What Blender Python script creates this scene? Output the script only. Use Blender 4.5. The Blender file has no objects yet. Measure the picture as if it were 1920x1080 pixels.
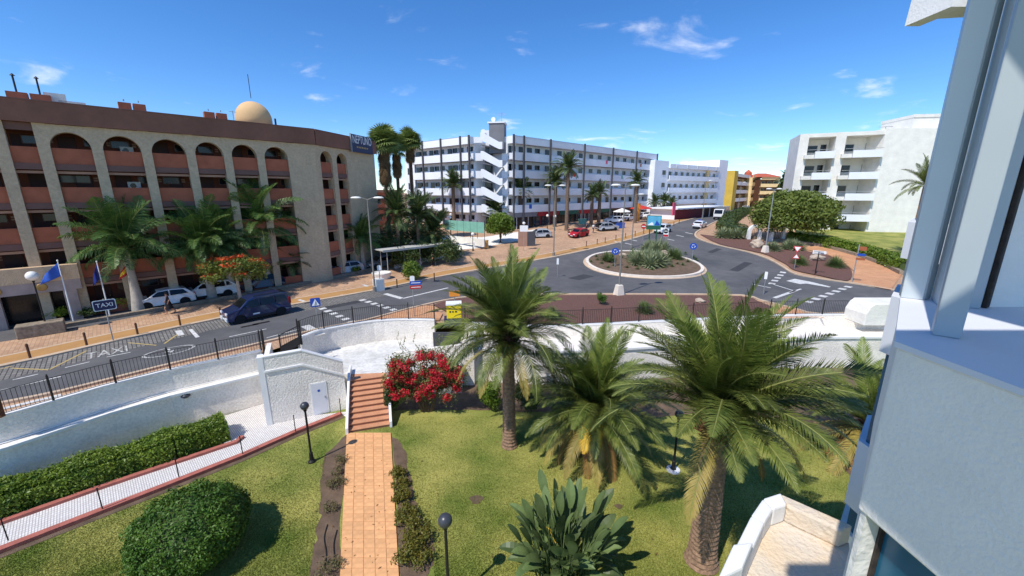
import bpy, bmesh, math, random
import numpy as np
from mathutils import Vector, Matrix
from mathutils.geometry import delaunay_2d_cdt
PI = math.pi
R = math.radians
SC = bpy.context.scene
COL = SC.collection
random.seed(7)
# ------------------------------------------------------------------ camera, sky, sun, exposure
FPX = 750.0                       # focal length in pixels of a 1920 wide picture
PITCH = math.atan(180.0 / FPX)
H = 9.5                           # eye height above the street
cam = bpy.data.cameras.new('camera')
cam.sensor_width = 36.0
cam.lens = 36.0 * FPX / 1920.0
cam.clip_start = 0.05
cam.clip_end = 6000
cam_o = bpy.data.objects.new('camera', cam)
COL.objects.link(cam_o)
cam_o.location = (0, 0, H)
cam_o.rotation_euler = (PI / 2 - PITCH, 0, 0)
SC.camera = cam_o
SUN_EL = R(55)
SUN_AZ = math.atan2(-.68, -.73)   # compass style: x = sin, y = cos
world = bpy.data.worlds.new('World')
SC.world = world
world.use_nodes = True
def build_world():
    nt = world.node_tree
    N, L = nt.nodes, nt.links
    N.clear()
    out = N.new('ShaderNodeOutputWorld')
    bg = N.new('ShaderNodeBackground')
    bg.inputs['Strength'].default_value = 0.148
    sky = N.new('ShaderNodeTexSky')
    sky.sky_type = 'NISHITA'
    sky.sun_disc = False
    sky.sun_elevation = SUN_EL
    sky.sun_rotation = SUN_AZ
    sky.altitude = 0
    sky.air_density = 0.8
    sky.dust_density = 0.0
    sky.ozone_density = 4.0
    tc = N.new('ShaderNodeTexCoord')
    sep = N.new('ShaderNodeSeparateXYZ')
    L.new(tc.outputs['Generated'], sep.inputs[0])
    ad = N.new('ShaderNodeMath'); ad.operation = 'ADD'; ad.inputs[1].default_value = 0.12
    L.new(sep.outputs['Z'], ad.inputs[0])
    mx = N.new('ShaderNodeMath'); mx.operation = 'MAXIMUM'; mx.inputs[1].default_value = 0.02
    L.new(ad.outputs[0], mx.inputs[0])
    dx = N.new('ShaderNodeMath'); dx.operation = 'DIVIDE'
    dy = N.new('ShaderNodeMath'); dy.operation = 'DIVIDE'
    L.new(sep.outputs['X'], dx.inputs[0]); L.new(mx.outputs[0], dx.inputs[1])
    L.new(sep.outputs['Y'], dy.inputs[0]); L.new(mx.outputs[0], dy.inputs[1])
    cb = N.new('ShaderNodeCombineXYZ')
    L.new(dx.outputs[0], cb.inputs[0]); L.new(dy.outputs[0], cb.inputs[1])
    mp = N.new('ShaderNodeMapping')
    mp.inputs['Location'].default_value = (4.13, 2.55, 1.7)
    mp.inputs['Rotation'].default_value = (0, 0, R(25))
    mp.inputs['Scale'].default_value = (1.0, 1.15, 1.0)
    L.new(cb.outputs[0], mp.inputs[0])
    n1 = N.new('ShaderNodeTexNoise'); n1.inputs['Scale'].default_value = 1.9; n1.inputs['Detail'].default_value = 9
    n1.inputs['Roughness'].default_value = 0.56; n1.inputs['Distortion'].default_value = 0.35
    L.new(mp.outputs[0], n1.inputs['Vector'])
    r1 = N.new('ShaderNodeMapRange'); r1.inputs['From Min'].default_value = 0.575; r1.inputs['From Max'].default_value = 0.82
    r1.inputs['To Max'].default_value = 0.8
    r1.interpolation_type = 'SMOOTHSTEP'
    L.new(n1.outputs['Fac'], r1.inputs['Value'])
    mix = N.new('ShaderNodeMix'); mix.data_type = 'RGBA'
    gm = N.new('ShaderNodeHueSaturation'); gm.inputs['Saturation'].default_value = 1.2; gm.inputs['Hue'].default_value = 0.503
    tn = N.new('ShaderNodeMix'); tn.data_type = 'RGBA'; tn.blend_type = 'MULTIPLY'; tn.inputs['Factor'].default_value = 1
    tn.inputs['B'].default_value = (.93, .98, 1.04, 1)
    L.new(sky.outputs[0], tn.inputs['A']); L.new(tn.outputs['Result'], gm.inputs['Color'])
    L.new(r1.outputs[0], mix.inputs['Factor'])
    L.new(gm.outputs[0], mix.inputs['A'])
    mix.inputs['B'].default_value = (6.6, 6.7, 7.0, 1)
    L.new(mix.outputs['Result'], bg.inputs['Color'])
    L.new(bg.outputs[0], out.inputs['Surface'])
build_world()
sun = bpy.data.lights.new('sun', 'SUN')
sun.energy = 3.6
sun.angle = R(0.53)
sun.color = (1.0, 0.955, 0.88)
sun_o = bpy.data.objects.new('sun', sun)
COL.objects.link(sun_o)
to_sun = Vector((math.sin(SUN_AZ) * math.cos(SUN_EL), math.cos(SUN_AZ) * math.cos(SUN_EL), math.sin(SUN_EL)))
sun_o.rotation_euler = to_sun.to_track_quat('Z', 'Y').to_euler()
sun_o.location = to_sun * 60
SC.view_settings.view_transform = 'Standard'
SC.view_settings.look = 'None'
SC.view_settings.exposure = 0.36
SC.view_settings.gamma = 1
SC.view_settings.use_curve_mapping = False
SC.render.engine = 'CYCLES'

# ------------------------------------------------------------------ pixels to places
CP, SP = math.cos(PITCH), math.sin(PITCH)
def T(y):
    """height of the street: flat, then a gentle climb beyond the roundabout"""
    s = y - 47
    if s < -2: return 0.0
    if s < 2: return .075 * (s + 2) ** 2 / 8
    if s < 38: return .075 * s
    if s < 42: return 3 - .075 * (42 - s) ** 2 / 8
    return 3.0
def ray(u, v):
    x = (u - 960) / FPX; d = (v - 540) / FPX
    return x, CP - d * SP, -SP - d * CP
def G(u, v, z=0.0):
    r = ray(u, v); t = (z - H) / r[2]
    return (r[0] * t, r[1] * t)
def GT(u, v):
    r = ray(u, v); a, b = 1.0, 4000.0
    for _ in range(60):
        m = (a + b) / 2
        if H + r[2] * m > T(r[1] * m): a = m
        else: b = m
    return (r[0] * a, r[1] * a)
def GT3(u, v):
    x, y = GT(u, v); return (x, y, T(y))
def AT(u, v, t):
    r = ray(u, v); return (r[0] * t, r[1] * t, H + r[2] * t)
def ZAT(u, v, x, y):
    r = ray(u, v); t = math.hypot(x, y) / math.hypot(r[0], r[1]); return H + r[2] * t

# ------------------------------------------------------------------ materials
def S(r, g, b, k=1.0):
    f = lambda c: ((c / 255 + .055) / 1.055) ** 2.4 if c > 10 else c / 255 / 12.92
    return (f(r) * k, f(g) * k, f(b) * k, 1)
M = {}
def mat(name, col, rough=.8, ns=6.0, amt=.18, bump=0.0, bs=None, metal=0.0, col2=None, rnd=0.0, detail=5, spec=.4, coat=0.0, emit=None, fine=None):
    m = bpy.data.materials.new(name); m.use_nodes = True
    nt = m.node_tree; N, L = nt.nodes, nt.links
    b = N['Principled BSDF']
    b.inputs['Roughness'].default_value = rough
    b.inputs['Metallic'].default_value = metal
    b.inputs['Specular IOR Level'].default_value = spec
    b.inputs['Coat Weight'].default_value = coat
    tc = N.new('ShaderNodeTexCoord')
    no = N.new('ShaderNodeTexNoise'); no.inputs['Scale'].default_value = ns; no.inputs['Detail'].default_value = detail
    L.new(tc.outputs['Object'], no.inputs['Vector'])
    mr = N.new('ShaderNodeMapRange'); mr.inputs['From Min'].default_value = .3; mr.inputs['From Max'].default_value = .7
    L.new(no.outputs['Fac'], mr.inputs['Value'])
    mx = N.new('ShaderNodeMix'); mx.data_type = 'RGBA'
    c2 = col2 or tuple(min(1, c * (1 + amt)) for c in col[:3]) + (1,)
    c1 = col if col2 else tuple(c * (1 - amt) for c in col[:3]) + (1,)
    mx.inputs['A'].default_value = c1; mx.inputs['B'].default_value = c2
    L.new(mr.outputs[0], mx.inputs['Factor'])
    last = mx.outputs['Result']
    if fine:
        nf_ = N.new('ShaderNodeTexNoise'); nf_.inputs['Scale'].default_value = fine[0]; nf_.inputs['Detail'].default_value = 3
        L.new(tc.outputs['Object'], nf_.inputs['Vector'])
        mf = N.new('ShaderNodeMapRange'); mf.inputs['From Min'].default_value = .32; mf.inputs['From Max'].default_value = .68
        mf.inputs['To Min'].default_value = 1 - fine[1]; mf.inputs['To Max'].default_value = 1 + fine[1]
        L.new(nf_.outputs['Fac'], mf.inputs['Value'])
        hf = N.new('ShaderNodeHueSaturation'); L.new(mf.outputs[0], hf.inputs['Value']); L.new(last, hf.inputs['Color']); last = hf.outputs['Color']
    if rnd:
        oi = N.new('ShaderNodeObjectInfo')
        hs = N.new('ShaderNodeHueSaturation')
        m1 = N.new('ShaderNodeMapRange'); m1.inputs['To Min'].default_value = 1 - rnd; m1.inputs['To Max'].default_value = 1 + rnd
        L.new(oi.outputs['Random'], m1.inputs['Value']); L.new(m1.outputs[0], hs.inputs['Value'])
        L.new(last, hs.inputs['Color']); last = hs.outputs['Color']
    L.new(last, b.inputs['Base Color'])
    if bump:
        n2 = N.new('ShaderNodeTexNoise'); n2.inputs['Scale'].default_value = bs or ns * 4; n2.inputs['Detail'].default_value = 4
        L.new(tc.outputs['Object'], n2.inputs['Vector'])
        bp = N.new('ShaderNodeBump'); bp.inputs['Strength'].default_value = min(1, bump); bp.inputs['Distance'].default_value = .05
        L.new(n2.outputs['Fac'], bp.inputs['Height']); L.new(bp.outputs[0], b.inputs['Normal'])
    if emit:
        b.inputs['Emission Color'].default_value = emit[0]; b.inputs['Emission Strength'].default_value = emit[1]
    M[name] = m
    return m
def brickmat(name, c1, c2, mortar, scale, bw=.5, rh=.25, ms=.02, rough=.85, rot=0.0, bump=.3, off=.5, patch=.25):
    m = mat(name, c1, rough)
    nt = m.node_tree; N, L = nt.nodes, nt.links
    b = N['Principled BSDF']
    tc = N.new('ShaderNodeTexCoord'); mp = N.new('ShaderNodeMapping')
    mp.inputs['Rotation'].default_value = (0, 0, rot)
    L.new(tc.outputs['Object'], mp.inputs[0])
    br = N.new('ShaderNodeTexBrick')
    br.inputs['Scale'].default_value = scale; br.inputs['Brick Width'].default_value = bw; br.inputs['Row Height'].default_value = rh
    br.inputs['Mortar Size'].default_value = ms; br.offset = off
    br.inputs['Color1'].default_value = c1; br.inputs['Color2'].default_value = c2; br.inputs['Mortar'].default_value = mortar
    L.new(mp.outputs[0], br.inputs['Vector'])
    no = N.new('ShaderNodeTexNoise'); no.inputs['Scale'].default_value = .35; no.inputs['Detail'].default_value = 6
    L.new(tc.outputs['Object'], no.inputs['Vector'])
    mr = N.new('ShaderNodeMapRange'); mr.inputs['From Min'].default_value = .3; mr.inputs['From Max'].default_value = .7
    mr.inputs['To Min'].default_value = 1 - patch; mr.inputs['To Max'].default_value = 1 + patch
    L.new(no.outputs['Fac'], mr.inputs['Value'])
    hs = N.new('ShaderNodeHueSaturation'); L.new(mr.outputs[0], hs.inputs['Value']); L.new(br.outputs['Color'], hs.inputs['Color'])
    L.new(hs.outputs[0], b.inputs['Base Color'])
    if bump:
        bp = N.new('ShaderNodeBump'); bp.inputs['Strength'].default_value = bump; bp.inputs['Distance'].default_value = .01; bp.invert = True
        L.new(br.outputs['Fac'], bp.inputs['Height']); L.new(bp.outputs[0], b.inputs['Normal'])
    return m
def leafmat(name, col, col2, rough=.5, rnd=.18, trans=.18, ns=3.0):
    m = mat(name, col, rough, ns, col2=col2, rnd=rnd, spec=.3, fine=(22.0, .3) if not rnd else None)
    nt = m.node_tree; N, L = nt.nodes, nt.links
    b = N['Principled BSDF']; out = [n for n in N if n.type == 'OUTPUT_MATERIAL'][0]
    tr = N.new('ShaderNodeBsdfTranslucent')
    src = b.inputs['Base Color'].links[0].from_socket
    L.new(src, tr.inputs['Color'])
    ms = N.new('ShaderNodeMixShader'); ms.inputs[0].default_value = trans
    L.new(b.outputs[0], ms.inputs[1]); L.new(tr.outputs[0], ms.inputs[2]); L.new(ms.outputs[0], out.inputs['Surface'])
    return m
def glassmat(name, col, rough=.06):
    return mat(name, col, rough, 1.2, .25, spec=.45)

mat('asphalt', S(80, 80, 82), .9, .16, col2=S(104, 102, 101), bump=.4, bs=60, detail=10, fine=(1.1, .10))
brickmat('parking_paver', S(134, 130, 124), S(112, 109, 105), S(62, 60, 58), 1.0, .42, .2, .022, rot=R(45), patch=.12)
brickmat('brick_paving', S(194, 158, 126), S(176, 138, 108), S(150, 124, 100), 1.0, .4, .2, .012, rot=R(45), patch=.14)
brickmat('orange_paving', S(210, 158, 116), S(196, 140, 100), S(164, 122, 94), 1.0, .4, .2, .012, rot=R(20), patch=.1)
mat('cycle_lane', S(178, 134, 82), .85, .8, .10, .3, 40)
mat('kerb', S(196, 172, 146), .85, 1.5, .14, .4, 30)
mat('white_kerb', S(226, 214, 198), .8, 1.5, .10, .3, 20)
mat('paint', S(228, 226, 220), .7, 5.0, col2=S(176, 174, 170), detail=9)
mat('yellow_paint', S(204, 172, 96), .7, 6, col2=S(160, 146, 112), detail=9)
mat('worn_paint', S(206, 204, 198), .7, 6.0, col2=S(140, 138, 134), detail=9)
mat('asphalt_patch', S(62, 62, 65), .92, 1.2, .12, .5, 60, detail=9)
leafmat('dead_leaf', S(140, 106, 62), S(112, 82, 48), .8, 0, .1, 30)
mat('lava_gravel', S(112, 80, 70), .95, 12, .42, 1.0, 55, detail=9)
mat('soil', S(112, 92, 74), .95, 2.2, .3, 1.0, 40, detail=9)
mat('lawn', S(99, 115, 42), .95, .42, col2=S(164, 158, 84), bump=.3, bs=90, detail=9, fine=(16.0, .22))
def whitewall(name, c, stain):
    m = mat(name, c, .85, .9, col2=stain, bump=1.0, bs=11, detail=8, fine=(9.0, .10))
    return m
whitewall('rough_white', S(226, 218, 206), S(244, 236, 224))
mat('smooth_white', S(232, 230, 226), .7, 1.4, .05, .15, 30)
mat('white_trim', S(238, 236, 230), .7, 2, .05)
mat('grey_plaster', S(244, 236, 224), .85, 1.1, .03, .22, 38, detail=9, fine=(3.5, .035))
mat('terrace_white', S(196, 194, 188), .9, .8, col2=S(222, 220, 214), bump=1.0, bs=5, detail=8, fine=(4.0, .12))
mat('frame_metal', S(170, 178, 180), .5, .9, .07, metal=.1)
mat('frame_lit', S(200, 206, 206), .4, .9, .05, metal=.15)  # paler copy of the frame metal: its lit look is put in the colour
mat('dark_gap', S(58, 50, 44), .9, 20, .4)
mat('sill_tile', S(218, 218, 222), .6, 1.5, .05)
mat('teal_panel', S(34, 88, 112), .25, 1.4, .22, spec=.5)
mat('stained_concrete', S(222, 196, 160), .9, 1.3, col2=S(206, 200, 190), bump=.7, bs=14, detail=9)
mat('iron', S(30, 28, 28), .6, 10, .2)
mat('galvanised', S(168, 170, 170), .45, 5, .1, metal=.5)
mat('pole_grey', S(128, 124, 118), .6, 3, .1)
mat('lamp_white', S(236, 234, 226), .35, 3, .04)
mat('lamp_dark', S(62, 64, 70), .35, 3, .15, spec=.5)
mat('orange_tile', S(222, 166, 114), .75, 1.1, .10, .25, 30, rnd=.07, fine=(5.0, .08), detail=9)
mat('orange_grout', S(170, 116, 76), .9, 4, .15)
mat('step_tile', S(198, 142, 106), .75, 3, .12, .3, 25, rnd=.06)
mat('riser_tile', S(158, 112, 86), .8, 4, .15, .3, 25)
mat('mosaic', S(226, 222, 216), .8, 28, col2=S(196, 188, 182), bump=.3, bs=60)
brickmat('mosaic_path', S(226, 222, 216), S(212, 206, 200), S(164, 158, 154), 1.0, .16, .08, .012, rot=R(43), off=0, patch=.06)
mat('red_kerb', S(170, 100, 86), .85, 3, .18, .4, 20)
mat('bark_palm', S(152, 122, 98), .95, 9, .35, 1.0, 40)
mat('bark_far', S(112, 94, 80), .95, 5, .25, .6, 14)
mat('bark_scar', S(104, 78, 62), .95, 12, .3, 1.0, 40)
mat('boots', S(112, 70, 46), .9, 9, .45, .8, 30)
mat('bark_grey', S(176, 166, 152), .9, 3, .15, .6, 12)
mat('bark_brown', S(98, 80, 64), .95, 6, .3, .8, 20)
leafmat('frond', S(66, 82, 34), S(120, 128, 62), .45, .25, .14)
leafmat('frond_new', S(92, 112, 46), S(136, 148, 70), .45, .2, .16)
leafmat('frond_old', S(138, 126, 58), S(168, 148, 82), .55, .22, .12)
leafmat('frond_dry', S(158, 122, 66), S(132, 98, 58), .7, .2, .1)
leafmat('frond_yellow', S(212, 176, 56), S(200, 160, 60), .6, .1, .2)
leafmat('frond_far', S(56, 76, 40), S(88, 104, 58), .5, .2, .12)
leafmat('frond_feather', S(58, 88, 42), S(96, 122, 60), .45, .2, .12)
leafmat('frond_fan', S(104, 124, 58), S(138, 150, 84), .55, .2, .12)
leafmat('frond_dead', S(108, 86, 58), S(132, 108, 78), .8, .15, .08)
mat('rachis', S(134, 138, 76), .6, 4, .15)
leafmat('hedge_leaf', S(74, 104, 30), S(128, 146, 48), .45, 0, .2, 2.0)
leafmat('bush_leaf', S(58, 92, 30), S(96, 126, 46), .5, 0, .18, 2.0)
leafmat('ficus_leaf', S(78, 106, 34), S(122, 140, 48), .5, 0, .2, 1.0)
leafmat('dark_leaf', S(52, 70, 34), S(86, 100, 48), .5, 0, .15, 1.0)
leafmat('tree_leaf', S(84, 102, 38), S(120, 130, 58), .55, 0, .2, .8)
leafmat('lime_leaf', S(136, 150, 40), S(168, 176, 60), .5, 0, .25, 2.0)
leafmat('flame_leaf', S(88, 106, 42), S(124, 128, 56), .5, 0, .2, 1.0)
leafmat('flame_flower', S(208, 74, 38), S(222, 104, 52), .6, 0, .2, 2.0)
leafmat('bract', S(196, 28, 48), S(214, 60, 72), .6, 0, .3, 3.0)
leafmat('bract_pink', S(214, 70, 84), S(226, 96, 104), .6, 0, .3, 3.0)
leafmat('bougain_leaf', S(84, 104, 48), S(120, 116, 64), .55, 0, .2, 3.0)
leafmat('paddle', S(68, 88, 48), S(108, 124, 76), .4, .4, .14, 1.5)
leafmat('agave', S(120, 132, 96), S(152, 158, 118), .5, .15, .08)
leafmat('agave_green', S(92, 112, 62), S(120, 132, 80), .5, .15, .1)
leafmat('crosson', S(120, 104, 40), S(98, 108, 44), .55, 0, .2, 4.0)
leafmat('dry_shrub', S(96, 96, 58), S(122, 108, 74), .7, 0, .1, 4.0)
leafmat('blade', S(98, 116, 40), S(171, 167, 88), .6, 0, .3, .42)
mat('stem', S(96, 78, 56), .9, 8, .2)
mat('rock', S(186, 168, 148), .95, 2.2, .22, 1.0, 9)
mat('stone_wall', S(140, 126, 108), .95, 4, .32, 1.0, 8)
mat('pier', S(194, 172, 142), .9, 1.2, .10, .9, 7, fine=(5.0, .10), detail=8)
mat('band', S(130, 90, 74), .85, .4, .12, .3, 12, fine=(2.5, .06))
mat('terracotta', S(168, 97, 71), .85, 1.4, .14, .3, 14)
mat('slab_brown', S(118, 88, 80), .85, 1, .1)
mat('slab_tan', S(170, 132, 112), .85, 1, .1)
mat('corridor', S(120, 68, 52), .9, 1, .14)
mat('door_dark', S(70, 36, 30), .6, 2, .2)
glassmat('glass_dark', S(26, 29, 32), .15)
glassmat('glass_blue', S(52, 62, 72))
glassmat('car_glass', S(22, 26, 30), .04)
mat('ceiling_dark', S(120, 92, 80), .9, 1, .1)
mat('dome', S(214, 176, 128), .85, .8, .06, .3, 12)
mat('sign_navy', S(34, 38, 76), .5, 1, .08)
mat('sign_text', S(228, 228, 232), .6, 3, .03)
mat('ac_white', S(226, 226, 222), .5, 3, .05)
mat('canopy_tan', S(206, 176, 142), .9, 2, .1, .8, 12)
mat('canopy_marble', S(170, 148, 138), .5, 1.2, .22)
mat('brass', S(170, 136, 84), .4, 4, .15, metal=.7)
mat('bwhite', S(232, 234, 238), .8, .35, .05, .15, 10)
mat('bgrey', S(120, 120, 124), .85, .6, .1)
mat('bdark', S(78, 78, 82), .85, .6, .1)
mat('bcream', S(238, 234, 224), .9, 1.1, .07, .9, 5)
mat('bconcrete', S(228, 224, 214), .9, .8, .08, .8, 6)
mat('byellow', S(206, 174, 74), .85, .6, .08)
mat('bsand', S(232, 206, 150), .85, .6, .08)
mat('roof_red', S(186, 92, 66), .85, 3, .15)
mat('shop_red', S(160, 40, 44), .7, 2, .12)
mat('shop_green', S(46, 92, 72), .7, 2, .12)
mat('shop_brown', S(96, 64, 46), .8, 2, .2)
mat('maroon', S(120, 40, 50), .7, 2, .12)
mat('net_green', S(126, 180, 160), .8, 1.5, .1)
mat('tarp_white', S(236, 232, 226), .7, 3, .05)
mat('tarp_red', S(196, 52, 40), .7, 3, .1)
mat('tarp_pink', S(224, 92, 124), .7, 3, .1)
def carpaint(name, c): return mat(name, c, .28, 2, .03, spec=.5, coat=.6)
carpaint('car_blue', S(18, 34, 76)); carpaint('car_white', S(232, 232, 230)); carpaint('car_silver', S(172, 176, 180))
carpaint('car_red', S(186, 26, 36)); carpaint('car_navy', S(18, 28, 60)); carpaint('car_grey', S(104, 108, 112)); carpaint('car_black', S(34, 36, 38))
mat('tyre', S(30, 30, 30), .9, 10, .2)
mat('rim', S(150, 152, 154), .35, 5, .1, metal=.6)
mat('plastic_black', S(34, 34, 36), .6, 5, .2)
mat('headlight', S(226, 228, 230), .15, 5, .04, spec=.8)
mat('taillight', S(160, 24, 24), .25, 5, .1)
mat('plate', S(232, 232, 226), .5, 5, .05)
mat('sign_blue', S(34, 76, 168), .45, 4, .06)
mat('sign_red', S(188, 36, 40), .45, 4, .06)
mat('sign_white', S(236, 236, 234), .45, 4, .03)
mat('sign_brown', S(164, 92, 56), .5, 4, .08)
mat('sign_green', S(40, 92, 66), .5, 3, .1)
mat('sign_cyan', S(90, 168, 196), .5, 1.2, .3)
mat('bin_yellow', S(238, 208, 34), .45, 3, .04)
mat('bin_blue', S(36, 40, 84), .5, 3, .08)
mat('flag_blue', S(52, 96, 190), .7, 4, .12)
mat('flag_navy', S(32, 46, 120), .7, 4, .12)
mat('flag_red', S(186, 44, 40), .7, 4, .1)
mat('flag_yellow', S(232, 186, 52), .7, 4, .1)
mat('skin', S(196, 146, 116), .6, 8, .06)
mat('hair', S(44, 32, 26), .7, 20, .2)
mat('cloth_black', S(34, 32, 36), .9, 10, .15)
mat('cloth_white', S(220, 218, 214), .9, 10, .06)
mat('cloth_blue', S(62, 76, 110), .9, 10, .12)
mat('shelter', S(186, 184, 176), .6, 2, .08)
mat('wood_box', S(198, 150, 84), .8, 3, .1)
mat('cable', S(40, 36, 34), .8, 8, .1)
mat('orange_sign', S(232, 150, 60), .5, 2, .1)

# ------------------------------------------------------------------ mesh helpers
class MB:
    def __init__(s): s.v = []; s.f = []; s.m = []
    def add(s, vs, fs, mi=0):
        o = len(s.v); s.v += [tuple(p) for p in vs]
        for f in fs: s.f.append(tuple(i + o for i in f)); s.m.append(mi)
        return s
    def box(s, x0, y0, z0, x1, y1, z1, mi=0):
        return s.add([(x0, y0, z0), (x1, y0, z0), (x1, y1, z0), (x0, y1, z0), (x0, y0, z1), (x1, y0, z1), (x1, y1, z1), (x0, y1, z1)],
                     [(3, 2, 1, 0), (4, 5, 6, 7), (0, 1, 5, 4), (1, 2, 6, 5), (2, 3, 7, 6), (3, 0, 4, 7)], mi)
    def cbox(s, cx, cy, cz, sx, sy, sz, mi=0):
        return s.box(cx - sx / 2, cy - sy / 2, cz - sz / 2, cx + sx / 2, cy + sy / 2, cz + sz / 2, mi)
    def prism(s, poly, z0, z1, mi=0):
        n = len(poly)
        a = sum(poly[i][0] * poly[(i + 1) % n][1] - poly[(i + 1) % n][0] * poly[i][1] for i in range(n))
        if a < 0: poly = poly[::-1]
        g = (lambda z: z if callable(z) else (lambda x, y: z))
        z0, z1 = g(z0), g(z1)
        vs = [(x, y, z0(x, y)) for x, y in poly] + [(x, y, z1(x, y)) for x, y in poly]
        fs = [tuple(range(n - 1, -1, -1)), tuple(range(n, 2 * n))] + [(i, (i + 1) % n, n + (i + 1) % n, n + i) for i in range(n)]
        return s.add(vs, fs, mi)
    def plate(s, poly, y0, y1, mi=0):
        """polygon in x,z pushed from y0 to y1"""
        n = len(poly)
        a = sum(poly[i][0] * poly[(i + 1) % n][1] - poly[(i + 1) % n][0] * poly[i][1] for i in range(n))
        if a < 0: poly = poly[::-1]
        vs = [(x, y0, z) for x, z in poly] + [(x, y1, z) for x, z in poly]
        fs = [tuple(range(n)), tuple(range(2 * n - 1, n - 1, -1))] + [((i + 1) % n, i, n + i, n + (i + 1) % n) for i in range(n)]
        return s.add(vs, fs, mi)
    def tube(s, pts, r, n=6, mi=0, cap=True):
        pts = [Vector(p) for p in pts]; k = len(pts)
        rs = r if isinstance(r, (list, tuple)) else [r] * k
        vs = []
        up = Vector((0, 0, 1))
        for i, p in enumerate(pts):
            t = (pts[min(i + 1, k - 1)] - pts[max(i - 1, 0)]).normalized()
            a = t.cross(up)
            if a.length < .05: a = t.cross(Vector((1, 0, 0)))
            a.normalize(); b = a.cross(t)
            for j in range(n):
                q = 2 * PI * j / n
                vs.append(p + a * (math.cos(q) * rs[i]) + b * (math.sin(q) * rs[i]))
        fs = [(i * n + j, i * n + (j + 1) % n, (i + 1) * n + (j + 1) % n, (i + 1) * n + j) for i in range(k - 1) for j in range(n)]
        if cap: fs += [tuple(range(n))[::-1], tuple((k - 1) * n + j for j in range(n))]
        fs = [f[::-1] for f in fs]
        return s.add(vs, fs, mi)
    def lathe(s, prof, n=16, c=(0, 0, 0), mi=0, axis='z'):
        vs = []; k = len(prof)
        for r, z in prof:
            for j in range(n):
                q = 2 * PI * j / n
                if axis == 'z': vs.append((c[0] + r * math.cos(q), c[1] + r * math.sin(q), c[2] + z))
                elif axis == 'y': vs.append((c[0] + r * math.sin(q), c[1] + z, c[2] + r * math.cos(q)))
                else: vs.append((c[0] + z, c[1] + r * math.cos(q), c[2] + r * math.sin(q)))
        fs = [(i * n + j, i * n + (j + 1) % n, (i + 1) * n + (j + 1) % n, (i + 1) * n + j) for i in range(k - 1) for j in range(n)]
        fs += [tuple(range(n))[::-1], tuple((k - 1) * n + j for j in range(n))]
        return s.add(vs, fs, mi)
    def mesh(s, name, mats, smooth=False):
        me = bpy.data.meshes.new(name)
        me.from_pydata(s.v, [], s.f)
        mats = mats if isinstance(mats, (list, tuple)) else [mats]
        for m in mats: me.materials.append(M[m])
        if len(mats) > 1: me.polygons.foreach_set('material_index', s.m)
        if smooth: me.polygons.foreach_set('use_smooth', [True] * len(me.polygons))
        me.update()
        return me
    def build(s, name, mats, parent=None, loc=(0, 0, 0), rz=0.0, smooth=False, bevel=0.0):
        o = obj(name, s.mesh(name, mats, smooth), parent, loc, rz)
        if bevel:
            b = o.modifiers.new('bevel', 'BEVEL'); b.width = bevel; b.segments = 2; b.limit_method = 'ANGLE'; b.angle_limit = R(40)
        return o
def obj(name, data, parent=None, loc=(0, 0, 0), rz=0.0):
    o = bpy.data.objects.new(name, data); COL.objects.link(o)
    o.location = loc; o.rotation_euler = (0, 0, rz)
    if parent: o.parent = parent
    return o
def tag(o, label, cat, group=None):
    o['label'] = label; o['category'] = cat
    if group: o['group'] = group
    return o
def thing(name, label, cat, loc=(0, 0, 0), rz=0.0, group=None):
    o = bpy.data.objects.new(name, None); COL.objects.link(o); o.empty_display_size = .2
    o.location = loc; o.rotation_euler = (0, 0, rz)
    return tag(o, label, cat, group)
def struct(o):
    o['kind'] = 'structure'; return o
def copy_tree(o, parent=None):
    c = o.copy(); COL.objects.link(c)
    if parent: c.parent = parent
    for ch in list(o.children): copy_tree(ch, c)
    return c
def sheet(name, poly, dz, material, parent=None):
    """a flat polygon laid on the street surface"""
    bm = bmesh.new(); k = len(poly)
    cv, _, cf, _, _, _ = delaunay_2d_cdt([Vector(p) for p in poly], [(i, (i + 1) % k) for i in range(k)], [], 1, 1e-5)
    vs = [bm.verts.new((p.x, p.y, 0)) for p in cv]
    for f in cf:
        q = bm.faces.new([vs[i] for i in f]); q.normal_update()
        if q.normal.z < 0: q.normal_flip()
    ys = [p[1] for p in poly]
    for yc in [45, 46, 47, 48, 49, 85, 86, 87, 88, 89]:
        if min(ys) < yc < max(ys):
            bmesh.ops.bisect_plane(bm, geom=bm.verts[:] + bm.edges[:] + bm.faces[:], plane_co=(0, yc, 0), plane_no=(0, 1, 0))
    for v in bm.verts: v.co.z = T(v.co.y) + dz
    me = bpy.data.meshes.new(name); bm.to_mesh(me); bm.free()
    me.materials.append(M[material])
    return obj(name, me, parent)
def strip(line, w, side=1):
    """polygon of width w beside a polyline (side 1 = left of travel)"""
    n = len(line); off = []
    for i in range(n):
        a = Vector(line[max(i - 1, 0)]); b = Vector(line[min(i + 1, n - 1)])
        t = (b - a).normalized(); p = Vector((-t.y, t.x)) * side * w
        off.append((line[i][0] + p.x, line[i][1] + p.y))
    return off
def band_poly(line, o0, o1):
    return strip(line, o0) + strip(line, o1)[::-1]
def smooth_line(pts, k=4):
    out = []; n = len(pts)
    for i in range(n - 1):
        p0, p1, p2, p3 = (Vector(pts[max(i - 1, 0)]), Vector(pts[i]), Vector(pts[i + 1]), Vector(pts[min(i + 2, n - 1)]))
        for j in range(k):
            t = j / k
            q = .5 * ((2 * p1) + (p2 - p0) * t + (2 * p0 - 5 * p1 + 4 * p2 - p3) * t * t + (3 * p1 - p0 - 3 * p2 + p3) * t ** 3)
            out.append(tuple(q))
    out.append(tuple(pts[-1]))
    return out
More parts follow.
